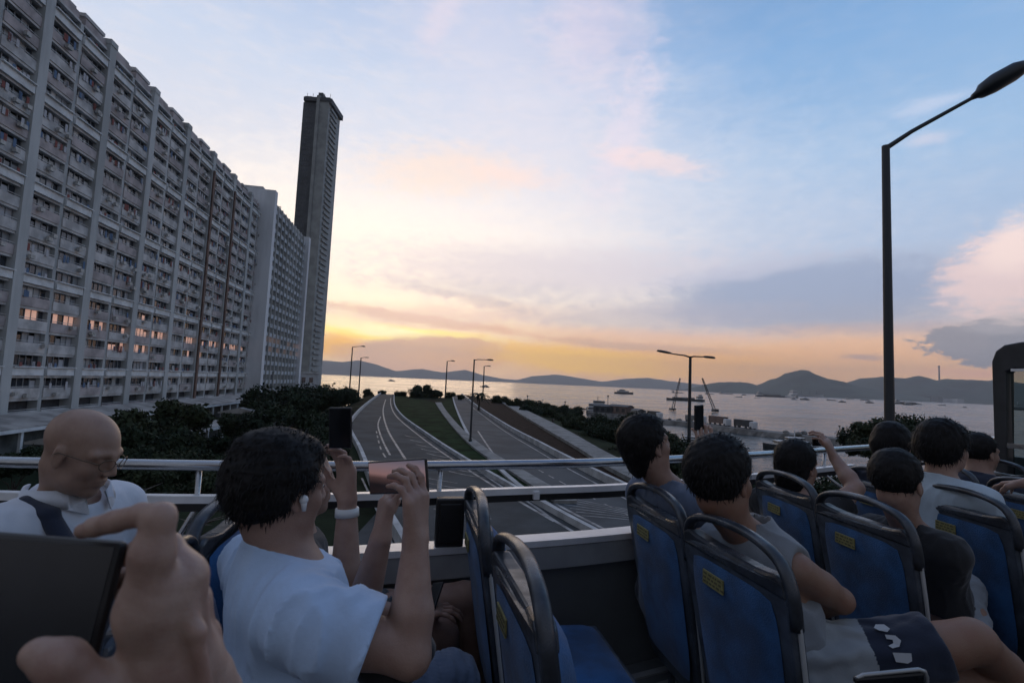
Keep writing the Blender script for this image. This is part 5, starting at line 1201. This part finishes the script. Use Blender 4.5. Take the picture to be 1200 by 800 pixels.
    if bottom is not None:
        C_ = SDF(hh or h, late=True); C_.cone(hips+np.array([0, 0, .05]), hips, .160*wide+.014, .165*wide+.014, .05, flat=(hx, .85))
        for (k_, a_), sg in zip(legs, (1, -1)):
            hp = hips+hl*.09*sg; ll = leglen
            if ll <= 1: q = hp+(k_-hp)*ll; C_.cone(hp, q, .102, .088, .03); dv = (k_-hp)/np.linalg.norm(k_-hp); C_.cut(q+dv*.05, dv, .003, lo=q-.1, hi=q+.16); C_.cone(q, q+dv*.12, .080, .085, .003, True)
            else: C_.chain([hp, k_], [.102, .072], .03); C_.chain([k_, a_], [.070, .052], .03)
        grow(bottomname, C_, bottom, o, lambda p_: wrk*fnoise(p_, 30, seed+5)+wrk*.5*fnoise(p_, 75, seed+6))
    if hair: hair_obj(o, H, A, sc, hair, h*.8, seed, vol, nst, ln)
    return o, S_, T, A, nb, hips, sh, els
def phone(label, c, right, up, w_, h_, m_scr=None, name='smartphone', th=.0042, lens=True, flip=1):
    """a phone: right and up span its face; the face looks along right x up * flip"""
    c = np.array(c, float); r_ = np.array(right, float); r_ /= np.linalg.norm(r_); u_ = np.array(up, float); u_ -= r_*(u_@r_); u_ /= np.linalg.norm(u_); n_ = np.cross(r_, u_)
    o = thing(name, label, 'phone', tuple(c)); MB().box(c, (w_/2, h_/2, th), (r_, u_, n_)).build('case', m_black, o, bevel=.0035)
    MB().box(c+n_*flip*(th+.0004), (w_/2-.0035, h_/2-.0035, .0003), (r_, u_, n_)).build('screen', m_scr or mat('phone_screen_off', (.008, .009, .012), .12, spec=.6), o)
    if lens:
        l_ = MB()
        for dx, dy in ((-.30, .36), (-.12, .36), (-.30, .24)): q = c-n_*flip*(th+.001)+r_*w_*dx+u_*h_*dy*(1 if h_ > w_ else .6); l_.tube([q, q-n_*flip*.0015], .0055, 12)
        l_.build('camera_lens', mat('lens_glass', (.02, .02, .025), .1), o)
    return o
# ---- the man in the pale blue T-shirt, filming sideways
g_band = mat('white_rubber_band', (.6, .6, .58), .5)
H = P(328, 570, 1.05); nb_ = P(334, 660, 1.05)
el_r, wr_r = P(480, 768, .92), P(487, 634, 1.0); el_l, wr_l = P(415, 745, 1.22), P(446, 632, 1.17)
o, S_, T, A, nb, hips, sh, els = person('man in a pale blue T-shirt with an earbud, filming with a sideways phone', H, az=52, pitch=-4, body=66, sc=.92, top=g_blue, bottom=g_jean, bottomname='trousers', leglen=1.5, hair='thick', vol=.010, nst=3600, h=.0045, arms=((el_l, wr_l), (el_r, wr_r)),
    hands=(dict(fd=(.12, .25, 1), pn=cR*.6+np.array([0, .4, .2]), curl=(.45, .7, .5), thumb=(.6, .3)), dict(fd=np.array([-.04, .10, 1.0]), pn=-cR*.8+np.array([0, .45, 0]), curl=(.5, .7, .5), thumb=(.8, .3), index=(.28, .5, .4), spread=.05)), seed=4, wrk=.011, neckoff=nb_-H, ln=.017, sleeve=.66, hh=.0045)
o['label'] = 'man in a pale blue T-shirt with an earbud, filming with a sideways phone'
ear = T(.010, -.086, -.014); MB().tube([ear, ear+A[0]*.004-A[2]*.022], [.0075, .0038], 10).ell(tuple(ear), (.009, .009, .009), 12, 8).build('earbud', mat('earbud_white', (.75, .75, .75), .25), o, smooth=True)
m_shot = bpy.data.materials.new('phone_screen_showing_dusk'); m_shot.use_nodes = True; t = NT(m_shot.node_tree); b = t.n['Principled BSDF']; tc3 = t.new('ShaderNodeTexCoord'); s3 = t.new('ShaderNodeSeparateXYZ'); t.l.new(tc3.outputs['Generated'], s3.inputs[0])
cr_ = t.ramp(s3.outputs[2], [(0, L(30, 22, 24)), (.25, L(24, 20, 24)), (.42, L(70, 52, 52)), (.52, L(128, 98, 98)), (.75, L(116, 100, 108)), (1, L(84, 84, 100))]); t.put(b.inputs['Base Color'], (0.01, 0.01, 0.01, 1)); t.put(b.inputs['Emission Color'], cr_); b.inputs['Emission Strength'].default_value = 0.8; b.inputs['Roughness'].default_value = .2
pa, pb = P(429, 560, 1.12), P(506, 556, 1.06); phone('sideways black phone with a lit sunset screen, held by the man in pale blue', (pa+pb)/2, (pb-pa), (0, 0, 1), .148, .070, m_shot, lens=True)
bag = SDF(.006); bag.ell(P(455, 775, .98), (.06, .09, .035), None, .02).ell(P(480, 760, 1.0), (.05, .06, .03), None, .02)
ob = grow('shoulder_bag', bag, g_black, None, lambda p_: .004*fnoise(p_, 40, 3)); tag(ob, 'small soft black bag lying in the lap of the man in pale blue', 'bag')
# ---- the window passenger behind him with an upright phone
H = P(352, 560, 1.62); el_l, wr_l = P(372, 700, 1.75), P(480, 722, 1.62); el_r, wr_r = P(404, 712, 1.38), P(407, 586, 1.41)
o, S_, T, A, nb, hips, sh, els = person('window passenger in black mostly hidden behind the man in pale blue, raising an upright phone', H, az=70, body=72, top=g_black, bottom=garment('dark_grey_shorts', (.05, .055, .06)), leglen=.55, hair='short', nst=300, h=.006, arms=((el_l, wr_l), (el_r, wr_r)),
    hands=(dict(fd=(1, .1, .15), pn=(0, 0, -1), curl=(.3, .4, .3)), dict(fd=(-.10, .10, 1), pn=np.array([-.75, -.55, .1]), curl=(.35, .7, .6), thumb=(.5, .2), spread=.10)), seed=8, hips=(P(352, 560, 1.62)[0]+.02, 1.72, .66), legs=((P(545, 700, 1.85), P(560, 900, 1.85)), (P(518, 745, 1.72), P(540, 960, 1.75))))
ax_ = (el_r-wr_r)/np.linalg.norm(el_r-wr_r); w_ = wr_r+ax_*.03; MB().tube([w_+ax_*.012, w_-ax_*.010], [.0325, .0310], 22).build('wristband', g_band, o, smooth=True)
phone('upright black phone held up in front of the trees by the window passenger', P(399, 501, 1.375), cR, cU, .062, .110, None)
phone('pale phone lying in the lap of the window passenger', P(508, 700, 1.66)+np.array([0, 0, .0]), np.array([.3, .5, .6]), np.array([.5, -.6, .3]), .10, .05, mat('pale_phone_back', (.4, .4, .38), .4), lens=False)
# ---- bald man in glasses
H = P(96, 527, 1.36); nbald = P(78, 590, 1.40)
o, S_, T, A, nb, hips, sh, els = person('bald man in thin-rimmed glasses and a white collared shirt looking down', H, az=101, pitch=-21, roll=0, shut=True, sc=.93, body=112, skin=m_skin_b, top=g_white, topname='shirt', bottom=g_navy, bottomname='trousers', leglen=1.5, hair=None, h=.005, sleeve=1.3, seed=12, neckoff=nbald-H, wrk=.005, hips=(nbald[0]-.02, nbald[1]+.03, .66), wide=1.05)
m_rim = mat('glasses_rim', (.12, .09, .06), .3, metal=.6)
gg = MB()
for sg in (-1, 1):
    pts = [T(.109-.012*(abs(.031+.022*math.cos(a))/.05)**2, sg*(.031+.022*math.cos(a)), .001+.017*math.sin(a)) for a in np.linspace(0, 2*math.pi, 20)]
    gg.tube(pts, .0011, 6); gg.tube([T(.097, sg*.054, .004), T(.06, sg*.073, .005), T(.03, sg*.0815, .006), T(.0, sg*.0825, .004), T(-.014, sg*.081, -.008)], .0012, 6)
gg.tube([T(.108, -.009, .004), T(.111, 0, .006), T(.108, .009, .004)], .0011, 6); ogl = gg.build('glasses', m_rim, o, smooth=True)
# collar and a dark strap over the shoulder
Bb = frame_az(112, 0)
cl = MB(); m_ = 26; CR = .088
for k_ in range(2):
    V = []; Fc = []
    for i in range(m_):
        a = math.radians(18+(142 if k_ else 142)*i/(m_-1)); sg = 1 if k_ else -1
        dr = Bb[0]*math.cos(a)+Bb[1]*math.sin(a)*sg; q = nb+dr*CR+np.array([0, 0, .012])
        tipx = max(0, 1-i/6); V += [q+np.array([0, 0, .040-.018*tipx]), q+dr*.014+np.array([0, 0, .005-.030*tipx])+Bb[0]*.012*tipx, q+dr*.018+np.array([0, 0, .004-.030*tipx]), q+dr*.004+np.array([0, 0, .042-.018*tipx])]
    for i in range(m_-1):
        for j in range(4): Fc.append((4*i+j, 4*i+(j+1) % 4, 4*i+4+(j+1) % 4, 4*i+4+j))
    cl.add(V, Fc+[(0, 1, 2, 3), (4*m_-4, 4*m_-1, 4*m_-2, 4*m_-3)])
cl.build('collar', g_white, o, smooth=True)
st = SDF(.004); ns = nb-np.array([0, 0, .045]); sR = sh[1]; mid_ = ns*.45+sR*.55
pts = [mid_-Bb[0]*.13-np.array([0, 0, .22]), mid_-Bb[0]*.115-np.array([0, 0, .06]), mid_-Bb[0]*.06+np.array([0, 0, .045]), mid_+np.array([0, 0, .072]), mid_+Bb[0]*.06+np.array([0, 0, .045]), mid_+Bb[0]*.115-np.array([0, 0, .06]), mid_+Bb[0]*.13-np.array([0, 0, .25])]
st.chain(pts, [.024]*7, .01, flat=(Bb[0]*.2+np.array([0, 0, 1]), .6)); ob = grow('backpack_strap', st, g_navy, o)
# ---- passengers on the right
H = P(757, 521, 2.02); n2_ = H+np.array([.11, .01, -.17])
person('passenger with layered black hair looking up beside the rail while raising a phone', H, az=82, pitch=16, body=80, top=garment('slate_blue_shirt', (.10, .13, .19)), bottom=g_navy, leglen=1.5, bottomname='trousers', hair='mullet', vol=.018, nst=1500, sc=.94, neckoff=n2_-H, wide=.9, h=.006, arms=(None, (P(812, 600, 1.95), P(824, 538, 2.02))), hands=(None, dict(fd=(.05, 0, 1), pn=(.1, .9, 0), curl=(.4, .7, .5))), seed=15, ln=.02)
phone('phone raised upright against the pier by the passenger with layered hair', P(819, 489, 2.04), cR*.9+cF*.5, cU, .05, .10, None)
H = P(844, 560, 1.60)
o, S_, T, A, nb, hips, sh, els = person('bare-armed passenger in a sleeveless top and grey shorts sitting sideways with one knee drawn up', H, az=72, pitch=4, body=66, skin=m_skin_t, top=garment('muted_grey_jersey', (.20, .215, .23)), topname='tank_top', sleeve=0, bottom=None, hair='short', vol=.018, nst=1800, sc=1.04, h=.0055, arms=(None, (P(985, 703, 1.55), P(935, 712, 1.85))), seed=19, neckoff=P(878, 634, 1.66)-H, wide=.93,
    hips=P(905, 772, 1.58), legs=((P(1155, 800, 1.48), P(1290, 895, 1.55)), (P(1140, 750, 1.42), P(1235, 842, 1.6))), ln=.016)
hp = hips; g1 = SDF(.005, late=True); kn_r = P(1140, 750, 1.42); kn_l = P(1155, 800, 1.48)
for kk_, sg in ((kn_l, 1), (kn_r, -1)):
    h0 = hips+frame_az(66)[1]*.08*sg; q = h0+(kk_-h0)*.74; dv = (kk_-h0)/np.linalg.norm(kk_-h0); g1.cone(h0, q, .112, .092, .04); g1.cut(q+dv*.03, dv, .003, lo=q-.13, hi=q+.2)
g1.cone(hips+np.array([0, 0, .05]), hips, .155, .16, .04, flat=(frame_az(66)[0], .85))
def pleat(p_):
    ax_ = (kn_r-hips)/np.linalg.norm(kn_r-hips); t_ = (p_-hips)@ax_; per = p_-hips-t_[:, None]*ax_; a_ = np.arctan2(per@np.array([0, 0, 1.0]), per@np.cross(ax_, [0, 0, 1.0]))
    return .010*np.sin(a_*9+3*t_*3+2*fnoise(p_, 14, 2))*np.clip(1.1-t_*2.6, .1, 1)+.003*fnoise(p_, 45, 5)
V, Fq_ = g1.mesh(pleat); fc = V[Fq_].mean(1); ax_ = (kn_r-hips)/np.linalg.norm(kn_r-hips); tt = (fc-hips)@ax_; LL = np.linalg.norm(kn_r-hips)
mesh_obj('shorts', V, Fq_, [g_grey, g_navy], o, True, mi=(tt > LL*.50).astype(int))
# pale figures printed on the dark hem
m_print = mat('pale_print', (.42, .43, .44), .8)
def surf_mark(V, pxs, name, D0=1.0):
    """a thin printed patch laid on the cloth under the outline"""
    out = []
    for x, y in pxs:
        v = RAY(x, y); v = v/np.linalg.norm(v); rel = V-CAM; tproj = rel@v; dist = np.linalg.norm(rel-tproj[:, None]*v, axis=1); ok = dist < .009
        if not ok.any(): ok = dist < np.partition(dist, 5)[5]
        out.append(CAM+v*(tproj[ok].min()-.004))
    return out
for poly in ([(1020, 722), (1030, 722), (1037, 727), (1034, 731), (1024, 729), (1018, 726)], [(1031, 734), (1043, 735), (1050, 741), (1048, 748), (1040, 750), (1035, 747), (1041, 744), (1040, 740), (1033, 739)], [(1040, 755), (1062, 756), (1063, 765), (1058, 768), (1044, 766)]):
    poly = [(x_+6, y_+9) for x_, y_ in poly]; q = surf_mark(V, poly, 'print'); MB().extr(q, -RAY(1040, 745)*-.0015).build('hem_print', m_print, o)
H = P(934, 545, 2.55)
person('dark-haired passenger at the rail with one hand raising a phone above the basin', H, az=80, body=80, top=g_black, bottom=g_jean, leglen=1.5, bottomname='trousers', hair='long', vol=.014, nst=1300, h=.0065, arms=(None, (P(1003, 572, 2.45), P(978, 537, 2.6))), hands=(None, dict(fd=(-.3, .3, 1), pn=(-.5, .8, 0), curl=(.4, .6, .5))), seed=23)
phone('small phone held over the railing by the dark-haired passenger', P(960, 517, 2.72), cR, cU, .075, .05, None)
H = P(1051, 563, 1.98)
o, *_r = person('passenger with cropped hair in a black T-shirt and pale trousers holding a black strap', H, az=76, body=82, top=g_black, bottom=g_palej, bottomname='trousers', leglen=1.5, sleeve=.98, hair='short', vol=.010, nst=1200, h=.006, ln=.012, arms=(None, (P(1100, 700, 1.98), P(1125, 700, 2.1))), seed=27, wide=.85, neckoff=P(1066, 622, 2.02)-H, hips=P(1095, 735, 2.05), legs=((P(1140, 700, 2.35), P(1160, 850, 2.4)), (P(1125, 690, 2.05), P(1140, 800, 2.1))))
H = P(1046, 522, 2.75)
person('dark-haired passenger by the rail, only whose head shows behind the cropped-haired passenger', H, az=70, body=80, top=g_navy, bottom=g_navy, leglen=1.5, bottomname='trousers', hair='thick', vol=.012, nst=800, h=.0075, seed=31)
H = P(1106, 524, 2.35)
o, *_r = person('passenger in a pale blue-white shirt seen in profile with a full head of dark hair', H, az=86, pitch=2, body=88, top=garment('pale_bluewhite_shirt', (.42, .50, .56)), topname='shirt', sleeve=1.5, bottom=g_jean, leglen=1.5, bottomname='trousers', hair='thick', vol=.016, nst=1700, h=.006, seed=35, arms=(None, (P(1186, 655, 2.12), P(1178, 700, 2.35))), wide=1.05, ln=.024)
H = P(1149, 530, 3.3)
person('fair-skinned passenger in the row beyond the pale shirt, face partly showing', H, az=100, body=90, top=g_navy, bottom=g_navy, leglen=1.5, bottomname='trousers', hair='short', nst=500, h=.0085, seed=39)
H = P(1290, 500, 2.3)
person('passenger at the right edge of whom only a reaching hand and pale cuff show', H, az=85, body=70, top=g_pale, topname='shirt', sleeve=1.75, bottom=g_jean, leglen=1.5, bottomname='trousers', hair='short', nst=300, h=.006, wrk=.001, seed=43, arms=((P(1262, 585, 2.2), P(1204, 566, 2.35)), None), hands=(dict(fd=P(1180, 567, 2.45)-P(1204, 566, 2.35), pn=(0, 0, -1), curl=(.3, .4, .3)), None))
# black sling strap on the lap
sl_ = SDF(.005); sl_.chain([P(1098, 668, 1.95), P(1112, 680, 1.92), P(1128, 700, 1.92), P(1133, 712, 1.95)], [.018, .026, .028, .018], .015, flat=(cF, .6)); tag(grow('sling_strap', sl_, g_black, None, lambda p_: .004*fnoise(p_, 60, 4)), 'crumpled black strap held over pale trousers by the cropped-haired passenger', 'strap')
# ---- the hand in the foreground, closed on a dark phone
hd = SDF(.0018)
D1 = .33
tip, dip, pip = P(97, 622, .345), P(135, 611, .335), P(188, 606, .322)
hd.chain([tip, P(112, 617, .34), dip, P(165, 603, .327), pip], [.0052, .0062, .0070, .0070, .0082], .003)
mcp = P(170, 715, .322); hd.chain([pip, P(179, 648, .320), mcp], [.0086, .0122, .0140], .005)
mcp2 = P(217, 674, .345); hd.chain([P(138, 655, .364), P(184, 634, .358), P(198, 640, .352), mcp2], [.0070, .0080, .0085, .0105], .004)
hd.chain([P(135, 680, .378), P(192, 660, .374), P(224, 704, .370)], [.0070, .0080, .0095], .004)
hd.chain([P(130, 690, .392), P(200, 690, .388), P(236, 744, .388)], [.0070, .0078, .0090], .004)
wrist = P(255, 960, .37)
hd.chain([mcp, P(172, 790, .332), wrist], [.0125, .0160, .0225], .016); hd.chain([mcp2, P(226, 780, .350), wrist], [.0100, .0140, .022], .016); hd.chain([P(224, 704, .370), P(246, 800, .368), wrist], [.0092, .0130, .022], .016); hd.chain([P(236, 744, .388), P(256, 815, .388), wrist], [.0088, .0125, .022], .016)
hd.chain([mcp*.5+mcp2*.5, P(200, 790, .342), wrist], [.0115, .0150, .02], .018)
hd.chain([mcp2-cF*.010, P(231, 740, .332), P(250, 860, .336)], [.0050, .0042, .004], .007)
hd.chain([P(44, 766, .296), P(72, 776, .298), P(112, 812, .308), P(170, 880, .330)], [.0088, .0112, .0132, .018], .009)
wid_ = None
fore = P(330, 1400, .48); hd.chain([wrist, fore], [.0255, .038], .02)
nlv = P(40, 762, .286)
hd.cut(P(310, 1330, .46), fore-wrist, .01)
m_skinf = mat('skin_close', (0.40, 0.27, 0.21), 0.5, color2=(0.30, 0.18, 0.14), vscale=22, sss=.3, bump=.10, bscale=300, detail=6)
def hdisp(p_): return .0004*fnoise(p_, 110, 6)+.00012*fnoise(p_, 300, 7)
o = thing('person', 'hand and wrist close to the camera gripping a large dark phone from its right end', 'person', tuple(P(200, 800, .34)))
grow('hand', hd, m_skinf, o, hdisp)
tl = P(-150, 612, .372); tr = P(148, 634, .352); bl_ = P(-140, 830, .335)
r_ = (tr-tl)/np.linalg.norm(tr-tl); dn = bl_-tl; dn -= r_*(dn@r_); dn /= np.linalg.norm(dn); W_, H_ = np.linalg.norm(tr-tl), .125
c_ = tl+r_*W_/2+dn*H_/2; phone('large dark phone filling the lower left corner, gripped by the hand close to the camera', c_, r_, -dn, W_, H_, mat('phone_screen_dim', (.012, .014, .018), .22, spec=.6, var=.3, vscale=9), lens=False)
nl = SDF(.0015); 

# the top edge of a phone held just below the picture
phone('black phone with a pale rim just showing at the bottom edge beside the bare knee', P(1044, 828, .85), cR*1.0-cU*-.08, cU, .116, .11, None, lens=False)
pc = P(1044, 828, .85); pr = MB(); w2, h2 = .060, .057; arc = [(-w2, -h2), (-w2, h2-.014), (-w2+.004, h2-.004), (-w2+.014, h2), (w2-.014, h2+.002), (w2-.004, h2-.002), (w2, h2-.012), (w2, -h2)]
pr.tube([pc+cR*a_+cU*(b_+a_*.08) for a_, b_ in arc], .0032, 8); pr.build('rim', mat('pale_phone_rim', (.35, .36, .36), .35, metal=.5), [q for q in bpy.data.objects if q.get('label', '').startswith('black phone with a pale rim')][0], smooth=True)
# ---- every member of a row gets the words that single it out
ORD = 'first second third fourth fifth sixth seventh eighth ninth tenth eleventh twelfth thirteenth fourteenth fifteenth sixteenth seventeenth eighteenth nineteenth twentieth'.split()
TENS = {20: 'twenty', 30: 'thirty', 40: 'forty', 50: 'fifty', 60: 'sixty'}
def ordinal(n): return ORD[n-1] if n <= 20 else ({30: 'thirtieth', 40: 'fortieth', 50: 'fiftieth', 60: 'sixtieth'}[n] if n % 10 == 0 else TENS[n//10*10]+'-'+ORD[n % 10-1])
SHORT = {'trees in the dark belt beside the left carriageway': 'dark bushy tree in the belt above the bald man, %s from the left',
 'trees lining the left edge of the hatched carriageway': 'leafy tree outside the pale parapet of the hatched carriageway, %s from the left',
 'bushes along the road crest': 'small dark bush on the crest above the lawn, %s from the left',
 'shrubs on the slope between the concrete path and the sea': 'round shrub on the seaward slope beyond the concrete path, %s from the left',
 'trees behind the front passengers': 'dark leafy tree behind the tall lamp and front passengers, %s from the left',
 'shrubs on the bank below the bus': 'low dark shrub on the bank under the bus rail, %s from the left',
 'tiny ships near the far shore': 'tiny ship near the far shore below the hills, %s from the left',
 'boulders on the pier': 'rough grey boulder on the stone pier, %s from its seaward end',
 'buildings along the far shore': 'pale low building on the far shore right of the lamp, %s from the left'}
byg = {}
for o in bpy.data.objects:
    if o.parent is None and o.get('group') in SHORT and 'pointed' not in o.get('label', ''): byg.setdefault(o['group'], []).append(o)
for gname, lst in byg.items():
    def key(o):
        p = np.array(o.location) if o.type == 'EMPTY' else np.array(o.data.vertices[0].co); v = p-CAM; return (v@cR)/max(.1, v@cF)
    lst.sort(key=key)
    for i, o in enumerate(lst): o['label'] = SHORT[gname] % ordinal(i+1)
# ================================================================== AIR
HZ = 8.5e-5
hm = bpy.data.materials.new('haze_air'); hm.use_nodes = True; t = NT(hm.node_tree); t.n.clear()
pv = t.new('ShaderNodeVolumePrincipled'); pv.inputs['Color'].default_value = (0.90, 0.90, 0.94, 1); pv.inputs['Density'].default_value = HZ; pv.inputs['Anisotropy'].default_value = 0.2
o_ = t.new('ShaderNodeOutputMaterial'); t.l.new(pv.outputs[0], o_.inputs['Volume'])
hz = MB().box((1250, 6100, 350), (10400, 6600, 370)).build('haze', hm); tag(hz, kind='stuff')
